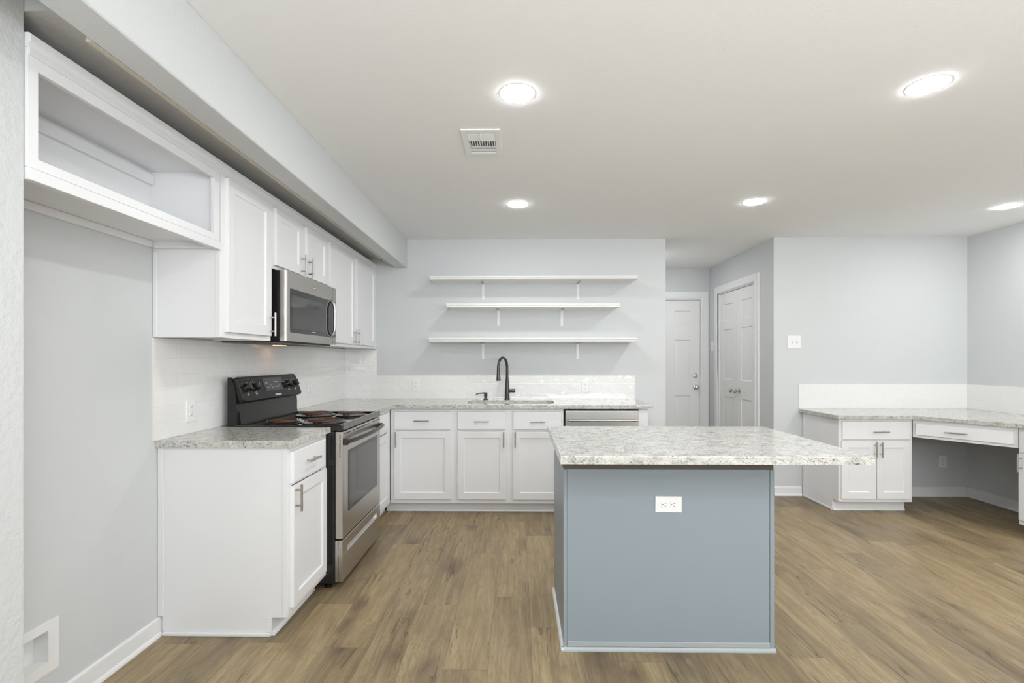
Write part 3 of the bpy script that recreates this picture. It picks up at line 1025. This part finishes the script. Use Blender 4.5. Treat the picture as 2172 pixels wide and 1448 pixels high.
# storage drawer with recessed grip
dz0, dz1 = 0.040, 0.272
dr = MB(FR)
gy0, gy1, gz0, gz1 = 2.83, 3.42, 0.190, 0.222
y1f = 0.0425
dr.box(RY0 + 0.004, RY1 - 0.004, 0.0, 0.016, dz0, dz1)
dr.box(RY0 + 0.004, RY1 - 0.004, 0.016, y1f, dz0, gz0, 0.003)
dr.box(RY0 + 0.004, RY1 - 0.004, 0.016, y1f, gz1, dz1, 0.003)
dr.box(RY0 + 0.004, gy0, 0.016, y1f - 0.0008, gz0 - 0.002, gz1 + 0.002)
dr.box(gy1, RY1 - 0.004, 0.016, y1f - 0.0008, gz0 - 0.002, gz1 + 0.002)
dro = dr.build('storage_drawer', 'steel', rg)
MB(FR).prism([(0.0165, gz0 + 0.0005), (y1f - 0.001, gz0 + 0.0005), (0.0175, gz0 + 0.020)], gy0 + 0.001, gy1 - 0.001, 'x').build('grip_ledge', 'marks_steel' if 'marks_steel' in M else 'nickel', dro)

# ------------------------------------------------------------------ upper cabinets (face +X)
UX = -1.372
FU = frame((UX, 0, 0), (0, 1, 0), (1, 0, 0))
UD = UX - XL - 0.001          # depth
UT = 2.166
def upper_cabinet(label, y0, y1, z0, doors, stiles, rails, name='upper_cabinet', side=False):
    root = thing(name, label, 'cabinet', ((UX + XL) / 2, (y0 + y1) / 2, z0))
    c = MB(FU)
    p = 0.015
    c.box(y0, y0 + p, -UD, -0.0185, z0, UT).box(y1 - p, y1, -UD, -0.0185, z0, UT)
    c.box(y0 + p, y1 - p, -UD, -0.0185, z0 + 0.010, z0 + 0.010 + p).box(y0 + p, y1 - p, -UD, -0.0185, UT - p, UT)
    c.box(y0 + p, y1 - p, -UD, -UD + 0.008, z0 + 0.02, UT - p)
    c.build('carcass', 'white', root)
    f = MB(FU)
    for a, b in stiles:
        f.box(a, b, -0.018, 0.0, z0, UT, 0.001)
    for a, b in rails:
        f.box(y0 + 0.001, y1 - 0.001, -0.0175, -0.0006, a, b)
    f.build('face_frame', 'white', root)
    for a, b, c0, c1, hx, hz in doors:
        d = shaker(FU, a, b, c0, c1, 0.0004, root, stile=0.050)
        bar_handle(FU, (hx, hz), False, 0.128, d, DT + 0.0004)
    return root

UB = 1.393
DTOP = 2.139
u1 = upper_cabinet('tall white single door upper cabinet left of the microwave', 2.252, 2.708, UB,
    [(2.281, 2.684, 1.419, DTOP, 2.664, 1.482)], [(2.252, 2.290), (2.672, 2.708)], [(UB, UB + 0.04), (UT - 0.045, UT)])
MB().box(XL + 0.001, XL + 0.022, 2.2465, 2.2518, UB, 1.79, 0.002).build('scribe_strip', 'white', u1)
MB().box(UX - 0.024, UX - 0.001, 2.2495, 2.2518, UB, 1.79, 0.001).build('corner_strip', 'white', u1)
upper_cabinet('short white two door cabinet above the microwave', 2.7085, 3.512, 1.80,
    [(2.739, 3.077, 1.819, DTOP, 3.050, 1.880), (3.137, 3.480, 1.819, DTOP, 3.156, 1.880)],
    [(2.7085, 2.75), (3.072, 3.142), (3.474, 3.512)], [(1.80, 1.83), (UT - 0.045, UT)])
upper_cabinet('tall white two door upper cabinet right of the microwave', 3.5125, YB - 0.001, UB,
    [(3.530, 4.062, 1.417, DTOP, 4.018, 1.474), (4.120, 4.640, 1.417, DTOP, 4.106, 1.474)],
    [(3.5125, 3.545), (4.05, 4.13), (4.63, YB - 0.001)], [(UB, UB + 0.04), (UT - 0.045, UT)])

# open cabinet over the refrigerator space
oy0, oy1 = YN + 0.003, 2.2455
oc = thing('open_cabinet', 'white doorless cabinet above the empty refrigerator space', 'cabinet', ((UX + XL) / 2, 1.8, 1.79))
c = MB(FU)
c.box(oy0, oy0 + 0.015, -UD, -0.0185, 1.84, UT).box(oy1 - 0.015, oy1, -UD, -0.0185, 1.812, UT)
c.box(oy0 + 0.015, oy1 - 0.015, -UD, -0.0185, 1.832, 1.847).box(oy0 + 0.015, oy1 - 0.015, -UD, -0.0185, UT - 0.02, UT - 0.005)
c.box(oy0 + 0.015, oy1 - 0.015, -UD, -UD + 0.006, 1.847, UT - 0.02)
c.build('carcass', 'white', oc)
f = MB(FU)
f.box(oy0, oy0 + 0.032, -0.018, 0.0, 1.8315, UT, 0.001)
f.box(2.205, oy1, -0.018, 0.0, 1.8315, UT, 0.001)
f.box(oy0 + 0.03, 2.207, -0.018, -0.0004, 1.832, 1.862, 0.001)
f.box(oy0 + 0.03, 2.207, -0.018, -0.0004, 2.112, UT, 0.001)
f.build('face_frame', 'white', oc)
MB(FU).box(oy0 + 0.001, oy1, 0.0002, 0.006, 1.795, 1.829, 0.001).box(oy0 + 0.001, oy1 - 0.001, -0.018, 0.0001, 1.7955, 1.831).build('bottom_rail', 'white', oc)
MB(FU).box(oy0 + 0.016, oy1 - 0.016, -UD + 0.0065, -UD + 0.022, 2.085, 2.130, 0.001).build('hanging_rail', 'white', oc)
MB(FU).box(oy0 + 0.002, oy1 - 0.02, -UD, -UD + 0.018, 1.803, 1.8315, 0.001).box(oy1 - 0.018, oy1, -UD + 0.0185, -0.03, 1.803, 1.8115, 0.001).build('cleat', 'white', oc)

# crown strip over all upper cabinets
cr = MB()
cr.prism([(XL + 0.001, UT + 0.0006), (UX + 0.002, UT + 0.0006), (UX + 0.004, UT + 0.012), (UX + 0.010, UT + 0.016), (UX + 0.010, UT + 0.036), (UX + 0.004, UT + 0.040), (XL + 0.001, UT + 0.040)], oy0, YB - 0.001, 'y')
cr.box(UX + 0.0004, UX + 0.006, oy0, YB - 0.001, 2.146, UT + 0.001, 0.001)
struct(cr.build('trim_4', 'white'), 'white crown strip along the tops of the upper cabinets', 'trim')

# ------------------------------------------------------------------ microwave
MY0, MY1, MZ0, MZ1 = 2.757, 3.509, 1.397, 1.797
mw = thing('microwave', 'stainless over-the-range microwave hanging between the upper cabinets', 'microwave', (-1.5, 3.13, MZ0))
MB().box(XL + TH + 0.001, -1.343, MY0, MY1, MZ0 + 0.006, MZ1, 0.002).build('body', 'black', mw)
FM = frame((-1.3425, 0, 0), (0, 1, 0), (1, 0, 0))
# stainless front with rounded near edge
fr_ = MB()
pf = []
for i in range(7):
    a = radians(180 + 90 * i / 6)          # rounded left edge
    pf.append((-1.305 - 0.018 - 0.018 * cos(a + pi), 0))
prof = [(-1.3425, MY0)]
for i in range(7):
    a = radians(90 * i / 6)
    prof.append((-1.321 + 0.016 * sin(a), MY0 + 0.016 - 0.016 * cos(a)))
for i in range(7):
    a = radians(90 * i / 6)
    prof.append((-1.309 + 0.004 * cos(a), MY1 - 0.004 + 0.004 * sin(a)))
prof.append((-1.3425, MY1))
fr_.prism(prof, MZ0, MZ1, 'z')
mdo = fr_.build('door', 'steel', mw)
gl = MB(FM)
ol = rrect(2.796, 3.440, 1.446, 1.700, 0.014, 4)
extrude_panel(gl, ol, 0.0374, 0.0388, 0.0006)
glo = gl.build('window_border', 'glass_rim', mdo)
gi = MB(FM)
extrude_panel(gi, rrect(2.822, 3.335, 1.472, 1.664, 0.010, 4), 0.0387, 0.0391, 0.0002)
gi.build('window', 'glass_dark', glo)
MB(FM).box(3.452, 3.490, 0.0374, 0.0386, 1.447, 1.700, 0.0004).build('control_panel', 'glass_rim', mw)
MB(FM).box(3.4435, 3.4450, 0.0370, 0.0379, MZ0 + 0.002, MZ1 - 0.002).build('door_seam', 'slot', mw)
h = MB(FM)
path = []
for i in range(33):
    s = 0.5 - 0.5 * cos(pi * i / 32)
    path.append((3.408, 0.040 + 0.026 * min(1.0, 1.25 * sin(pi * s) ** 0.45), 1.452 + 0.246 * s))
h.tube(path, 0.0095, 14)
h.build('handle', 'steel_x', mdo, 'bowed steel handle')
lg = MB(FM)
ring = [(3.141 + 0.0115 * cos(2 * pi * i / 24), 0.0382, 1.747 + 0.0115 * sin(2 * pi * i / 24)) for i in range(25)]
lg.tube(ring, 0.0011, 8)
curl = [(3.141 + 0.0060 * cos(a) * (1 - 0.07 * i), 0.0380, 1.747 + 0.0065 * sin(a)) for i, a in enumerate([0.6 + 0.55 * k for k in range(10)])]
lg.tube(curl, 0.0009, 6)
lg.lathe((3.141, 0.0374, 1.747), (0, 1, 0), [(0.0125, 0), (0.0125, 0.0005)], 24)
lg.build('emblem', 'chrome_soft', mdo)
MB(FM).box(3.10, 3.15, 0.0390, 0.0393, 1.462, 1.466).build('lettering', 'marks', glo)
# underside: grease filters and the warm task lamp
ub = MB()
ub.box(XL + 0.012, -1.345, MY0 + 0.004, MY1 - 0.004, MZ0 - 0.010, MZ0 + 0.0055)
ubo = ub.build('bottom_plate', 'black_satin', mw)
for k in range(2):
    gr = MB()
    y0 = MY0 + 0.06 + k * 0.36
    for i in range(9):
        gr.box(-1.60, -1.43, y0 + i * 0.03, y0 + i * 0.03 + 0.006, MZ0 - 0.012, MZ0 - 0.0102)
    gr.build('filter', 'graypaint', ubo)
MB().box(-1.625, -1.565, 3.235, 3.305, MZ0 - 0.013, MZ0 - 0.0102, 0.001).build('lamp_lens', 'warm_lamp', ubo, 'warm glowing cooktop lamp')

# ------------------------------------------------------------------ shelves on the sink wall
def wall_shelf(label, x0, x1, z0, z1, depth, brackets, blen):
    root = thing('wall_shelf', label, 'shelf', ((x0 + x1) / 2, YB, z0), 'floating shelves above the sink')
    yb, yf = YB - 0.0006, YB - depth
    b = MB()
    h = z1 - z0
    # moulded front edge: two stepped beads
    b.prism([(yb, z0), (yf + 0.012, z0), (yf + 0.006, z0 + 0.004), (yf + 0.006, z0 + h * 0.42), (yf + 0.003, z0 + h * 0.50), (yf, z0 + h * 0.62), (yf, z1 - 0.004), (yf + 0.004, z1), (yb, z1)], x0 + 0.006, x1 - 0.006, 'x')
    b.box(x0, x0 + 0.0065, yf, yb, z0 + h * 0.55, z1, 0.002)
    b.box(x1 - 0.0065, x1, yf, yb, z0 + h * 0.55, z1, 0.002)
    b.build('board', 'board', root)
    for bx in brackets:
        k = MB()
        k.box(bx - 0.0125, bx + 0.0125, yb - 0.004, yb, z0 - blen, z0 - 0.0005, 0.0012)
        k.box(bx - 0.0045, bx + 0.0045, yb - 0.0075, yb - 0.003, z0 - blen + 0.012, z0 - 0.004, 0.002)
        k.lathe((bx, yb - 0.003, z0 - blen + 0.012), (0, -1, 0), [(0.0045, 0), (0.0045, 0.003), (0.002, 0.004)], 10)
        k.lathe((bx, yb - 0.003, z0 - 0.022), (0, -1, 0), [(0.0045, 0), (0.0045, 0.006), (0.002, 0.007)], 10)
        bk = k.build('bracket', 'plastic', root)
        k = MB()
        k.box(bx - 0.0125, bx + 0.0125, yf + 0.10, yb - 0.0045, z0 - 0.0042, z0 - 0.0003, 0.0012)
        k.box(bx - 0.0045, bx + 0.0045, yf + 0.11, yb - 0.0045, z0 - 0.0085, z0 - 0.004, 0.002)
        k.build('arm', 'bracket', bk)
wall_shelf('long white wall shelf, topmost of the three above the sink', -0.813, 1.087, 2.024, 2.056, 0.265, (-0.340, 0.571), 0.155)
wall_shelf('shorter white wall shelf between two longer shelves above the sink', -0.660, 0.926, 1.769, 1.805, 0.265, (-0.193, 0.418), 0.155)
wall_shelf('long white wall shelf just above the faucet, lowest of three', -0.820, 1.084, 1.4525, 1.491, 0.265, (-0.341, 0.570), 0.155)

# ------------------------------------------------------------------ outlets and switches
def outlet(label, fr, cx, cz, horizontal=False, w=0.072, h=0.116, roll=0.0):
    root = thing('wall_outlet', label, 'outlet', tuple(fr @ Vector((cx, 0, cz))))
    rot = Matrix.Translation((cx, 0, cz)) @ Matrix.Rotation((pi / 2 if horizontal else 0) + roll, 4, 'Y')
    F = fr @ rot
    p = MB(F)
    p.rings(-w / 2, w / 2, -h / 2, h / 2, [(0, 0.003), (0.0015, 0.0052), (0.004, 0.006)], 0.0004)
    po = p.build('cover_plate', 'plastic', root)
    for s in (-1, 1):
        zc = s * 0.0195
        r = MB(F)
        pts = []
        for i in range(24):
            a = 2 * pi * i / 24
            pts.append((0.0165 * cos(a), zc + max(-0.0135, min(0.0135, 0.0165 * sin(a)))))
        extrude_panel(r, pts, 0.0058, 0.0078, 0.0008)
        ro = r.build('receptacle', 'plastic', root)
        q = MB(F)
        q.box(-0.0072, -0.0052, 0.0077, 0.0081, zc + 0.001, zc + 0.0095)
        q.box(0.0052, 0.0072, 0.0077, 0.0081, zc + 0.001, zc + 0.0075)
        q.lathe((0, 0.0077, zc - 0.0065), (0, 1, 0), [(0.0026, 0), (0.0026, 0.0004)], 12)
        q.build('slots', 'slot', ro)
    MB(F).lathe((0, 0.0059, 0), (0, 1, 0), [(0.003, 0), (0.003, 0.001), (0.001, 0.0014)], 12).build('screw', 'plastic', root)
    return root
FTL = frame((XL + TH, 0, 0), (0, 1, 0), (1, 0, 0))
FTB = frame((0, YB - TH, 0), (1, 0, 0), (0, -1, 0))
FDW = frame((0, YD, 0), (1, 0, 0), (0, -1, 0))
outlet('white outlet in the tile above the short countertop left of the range', FTL, 2.498, 1.030)
outlet('white outlet in the tile just right of the range back panel', FTL, 3.93, 1.045)
outlet('white outlet in the tile left of the soap dispenser', FTB, -0.985, 1.046)
outlet('white outlet in the tile right of the faucet, above the dishwasher', FTB, 0.641, 1.036)
outlet('white outlet on the shaded wall under the corner desk', FDW, 4.018, 0.326)

def switch(label, fr, cx, cz, gangs=1, w=0.07, h=0.115):
    root = thing('light_switch', label, 'light switch', tuple(fr @ Vector((cx, 0, cz))))
    F = fr @ Matrix.Translation((cx, 0, cz))
    p = MB(F)
    p.rings(-w / 2, w / 2, -h / 2, h / 2, [(0, 0.003), (0.0015, 0.0052), (0.004, 0.006)], 0.0004)
    p.build('cover_plate', 'plastic', root)
    for g in range(gangs):
        x = (g - (gangs - 1) / 2) * 0.046
        MB(F).box(x - 0.005, x + 0.005, 0.0055, 0.0068, -0.012, 0.012).build('slot_frame', 'nickel', root)
        MB(F).prism([(0.006, -0.006), (0.017, 0.002), (0.017, 0.008), (0.006, 0.007)], x - 0.0035, x + 0.0035, 'x', 0.0008).build('toggle', 'plastic', root)
    return root
switch('white double light switch on the wall left above the corner desk', FDW, 2.6225, 1.456, 2, 0.125, 0.125)
switch('small white light switch on the hall wall beside the pantry casing', FP, 6.19, 1.46, 1, 0.075, 0.118)

# ------------------------------------------------------------------ island
IX0, IX1, IY0, IY1 = 0.200, 1.131, 2.190, 2.765
isl = thing('kitchen_island', 'blue grey kitchen island body standing on the oak floor', 'kitchen island', (0.665, 2.48, 0))
ITOP = 0.8815
MB().box(IX0 + 0.002, IX1 - 0.002, IY0 + 0.006, IY1, 0.0005, 0.803).build('body', 'island', isl)
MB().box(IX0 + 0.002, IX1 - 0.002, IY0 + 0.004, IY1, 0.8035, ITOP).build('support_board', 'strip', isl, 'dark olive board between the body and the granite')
MB().box(IX0 + 0.018, IX1 - 0.020, IY0 + 0.0015, IY0 + 0.0058, 0.0, 0.803).build('front_panel', 'island', isl)
for a, b in ((IX0, IX0 + 0.0165), (IX1 - 0.0185, IX1)):
    MB().box(a, b, IY0 - 0.001, IY0 + 0.0057, 0.0, 0.803, 0.0015).build('corner_trim', 'island', isl)
fs_ = MB(frame((0, IY0 - 0.001, 0), (1, 0, 0), (0, -1, 0)))
fs_.prism([(-0.003, 0.0005), (0.012, 0.0005), (0.0115, 0.006), (0.008, 0.013), (0.004, 0.017), (-0.003, 0.017)], IX0 - 0.012, IX1 + 0.004, 'x')
fs_.box(IX0 + 0.017, IX1 - 0.019, -0.003, 0.0035, 0.0175, 0.040, 0.002)
fs_.build('base_molding', 'island_trim', isl)
ss_ = MB(frame((IX0, 0, 0), (0, 1, 0), (-1, 0, 0)))
ss_.prism([(-0.002, 0.0005), (0.012, 0.0005), (0.0115, 0.006), (0.008, 0.013), (0.004, 0.017), (-0.002, 0.017)], IY0 - 0.012, IY1 - 0.005, 'x')
ss_.build('base_molding', 'trim', isl, 'pale base molding on the island side')
it = MB().slab([(0.165, 1.924), (1.382, 1.924), (1.382, 2.797), (0.165, 2.797)], [], 0.882, 0.914, 0.004)
tag(it.build('countertop', 'granite'), 'large granite slab overhanging the blue grey island', 'countertop')
FI = frame((0, IY0 + 0.0012, 0), (1, 0, 0), (0, -1, 0))
outlet('white horizontal outlet on the blue island front', FI, 0.6645, 0.650, True, 0.071, 0.117, 0.012)

# ------------------------------------------------------------------ corner desk
FK = frame((0, 4.179, 0), (1, 0, 0), (0, -1, 0))
DTOPZ = 0.7945
d1c = base_cabinet('white desk cabinet with drawer and two small doors, left of the knee space', FK, 2.703, 3.308, 0.535, DTOPZ,
    [('drawer', 2.718, 3.287, 0.620, 0.771, 3.022, 0.689, True), ('door', 2.712, 2.998, 0.124, 0.609, 2.981, 0.541, False),
     ('door', 3.004, 3.287, 0.124, 0.609, 3.028, 0.541, False)], (3.0, 4.45, 0), toe=0.095, toe_in=0.088, rails=[(0.095, 0.13), (0.605, 0.625), (0.768, DTOPZ)], name='desk_cabinet', toe_side=(2.703, 3.308))
MB().prism([(4.179, 0.0965), (4.179, DTOPZ), (YD - 0.0235, DTOPZ), (YD - 0.0235, 0.0005), (4.268, 0.0005), (4.268, 0.0965)], 2.6985, 2.7028, 'x').build('end_panel', 'white', d1c)
MB().box(2.693, 2.6983, YD - 0.05, YD - 0.0236, 0.018, DTOPZ, 0.001).build('scribe_strip', 'white', d1c)
MB().box(2.6955, 2.6983, 4.180, 4.203, 0.0965, DTOPZ, 0.001).build('corner_strip', 'white', d1c)
MB().box(2.689, 2.6983, 4.262, YD - 0.0236, 0.0005, 0.018, 0.004, 2).build('shoe_molding', 'white', d1c)
# second cabinet, against the right wall (faces -X)
FD2 = frame((3.668, 0, 0), (0, 1, 0), (-1, 0, 0))
base_cabinet('white desk cabinet cut by the right picture edge, beyond the knee space', FD2, 3.05, 3.655, 0.578, DTOPZ,
    [('drawer', 3.070, 3.635, 0.620, 0.771, 3.35, 0.689, True), ('door', 3.355, 3.640, 0.124, 0.609, 3.615, 0.541, False), ('door', 3.07, 3.35, 0.124, 0.609, 3.09, 0.541, False)],
    (3.96, 3.35, 0), toe=0.087, toe_in=0.075, rails=[(0.087, 0.125), (0.605, 0.625), (0.768, DTOPZ)], name='desk_cabinet')
# diagonal knee drawer
A = Vector((3.3085, 4.172, 0)); B = Vector((3.6665, 3.6565, 0))
uu = (B - A).normalized()
nn = Vector((uu.y, -uu.x, 0))
if nn.y > 0: nn = -nn
FKD = frame((A.x, A.y, 0), uu, nn)
LL = (B - A).length
kd = thing('desk_apron', 'white diagonal apron with a wide drawer over the desk knee space', 'desk drawer', (3.49, 3.92, 0.64))
MB(FKD).box(0.0, LL, -0.019, 0.0, 0.642, DTOPZ, 0.001).build('apron_board', 'white', kd)
MB(FKD).box(0.04, LL - 0.04, -0.33, -0.0195, 0.655, 0.78).build('drawer_box', 'white', kd)
ko = slab_front(FKD, 0.022, LL - 0.022, 0.664, 0.762, 0.0004, kd)
bar_handle(FKD, (LL * 0.46, 0.712), True, 0.14, ko, DT + 0.0004)
# desk top
dt = MB().slab([(2.664, YD - 0.001), (2.664, 4.135), (3.282, 4.135), (3.645, 3.610), (3.645, 3.02), (XR - 0.001, 3.02), (XR - 0.001, YD - 0.001)], [], 0.7955, 0.826, 0.004)
tag(dt.build('countertop', 'granite'), 'granite corner desk top with a diagonal front along the right walls', 'countertop')

# ------------------------------------------------------------------ recessed wall box by the floor
wb = thing('wall_box', 'white recessed utility box low on the left wall near the baseboard', 'wall box', (XL, 1.65, 0.26), None)
FW = frame((XL, 0, 0), (0, 1, 0), (1, 0, 0))
f = MB(FW)
for (a, b, c0, c1) in ((1.52, BY0 + 0.004, 0.168, 0.355), (BY1 - 0.004, 1.782, 0.168, 0.355), (BY0 + 0.004, BY1 - 0.004, 0.168, BZ0 + 0.004), (BY0 + 0.004, BY1 - 0.004, BZ1 - 0.004, 0.355)):
    f.box(a, b, 0.0004, 0.004, c0, c1)
f.build('frame', 'plastic', wb)
bx = MB(FW)
t_ = 0.003
bx.box(BY0 + 0.001, BY1 - 0.001, -0.053, -0.050, BZ0 + 0.001, BZ1 - 0.001)
bx.box(BY0 + 0.001, BY0 + 0.004, -0.050, 0.0003, BZ0 + 0.001, BZ1 - 0.001).box(BY1 - 0.004, BY1 - 0.001, -0.050, 0.0003, BZ0 + 0.001, BZ1 - 0.001)
bx.box(BY0 + 0.004, BY1 - 0.004, -0.050, 0.0003, BZ0 + 0.001, BZ0 + 0.004).box(BY0 + 0.004, BY1 - 0.004, -0.050, 0.0003, BZ1 - 0.004, BZ1 - 0.001)
bx.build('recess', 'plastic', wb)

# ------------------------------------------------------------------ ceiling: lamps and register
def ceiling_lamp(label, x, y):
    root = thing('ceiling_light', label, 'ceiling light', (x, y, CEIL), 'round recessed ceiling lamps')
    MB().lathe((x, y, CEIL - 0.0003), (0, 0, -1), [(0.0785, 0.0), (0.0785, 0.0008), (0.0775, 0.0014), (0.0762, 0.0014), (0.0760, 0.0010), (0.0760, 0.0005)], 48).build('trim_ring', 'trim', root)
    MB().lathe((x, y, CEIL - 0.0012), (0, 0, -1), [(0.0750, 0.0), (0.0748, 0.0014), (0.068, 0.0032), (0.045, 0.0045), (0.012, 0.005)], 48).build('lens', 'lamp', root)
ceiling_lamp('lit round ceiling lamp nearest the ceiling vent', -0.005, 2.148)
ceiling_lamp('lit round ceiling lamp straight above the sink area, beyond the vent', -0.005, 3.68)
ceiling_lamp('lit round ceiling lamp in front of the hall opening', 1.738, 3.647)
ceiling_lamp('large lit round ceiling lamp near the upper right picture corner', 1.735, 2.108)
ceiling_lamp('lit round ceiling lamp above the corner desk, cut by the right edge', 3.705, 3.773)

vt = thing('ceiling_vent', 'white metal air vent in the ceiling between two lamps', 'vent', (-0.192, 2.63, CEIL))
vx0, vx1, vy0, vy1 = -0.2935, -0.092, 2.474, 2.782
FV = frame((0, 0, CEIL), (1, 0, 0), (0, 1, 0))
f = MB()
z0, z1 = CEIL - 0.007, CEIL - 0.0004
ox0, ox1, oy0_, oy1_ = -0.262, -0.122, 2.512, 2.748
for (a, b, c0, c1) in ((vx0, ox0, vy0, vy1), (ox1, vx1, vy0, vy1), (ox0, ox1, vy0, oy0_), (ox0, ox1, oy1_, vy1)):
    f.box(a, b, c0, c1, z0, z1, 0.0015)
f.box(ox0, ox1, 2.592, 2.600, z0 + 0.001, z1)
f.box(ox0, ox1, 2.672, 2.680, z0 + 0.001, z1)
f.build('frame', 'plastic', vt)
MB().box(ox0, ox1, oy0_, oy1_, CEIL - 0.0016, CEIL - 0.0004).build('backing', 'vent_dark', vt)
l = MB()
for i in range(5):
    y = oy0_ + 0.004 + i * 0.0155
    l.prism([(y, CEIL - 0.002), (y + 0.013, CEIL - 0.0075), (y + 0.0145, CEIL - 0.0065), (y + 0.003, CEIL - 0.002)], ox0, ox1, 'x')
l.build('louver_bank', 'plastic', vt)
l = MB()
for i in range(4):
    y = 2.682 + i * 0.0165
    l.prism([(y + 0.001, CEIL - 0.0075), (y + 0.0175, CEIL - 0.0045), (y + 0.0175, CEIL - 0.0030), (y + 0.001, CEIL - 0.0060)], ox0, ox1, 'x')
l.build('louver_bank', 'plastic', vt)
l = MB()
for i in range(11):
    x = ox0 + 0.005 + i * (ox1 - ox0 - 0.010) / 10
    l.box(x - 0.0022, x + 0.0022, 2.600, 2.672, CEIL - 0.008, CEIL - 0.002)
l.build('slats', 'plastic', vt)
MB().tube([(-0.192, 2.512, CEIL - 0.008), (-0.197, 2.53, CEIL - 0.016), (-0.197, 2.55, CEIL - 0.018), (-0.192, 2.575, CEIL - 0.010)], 0.003, 8).build('damper_lever', 'plastic', vt)
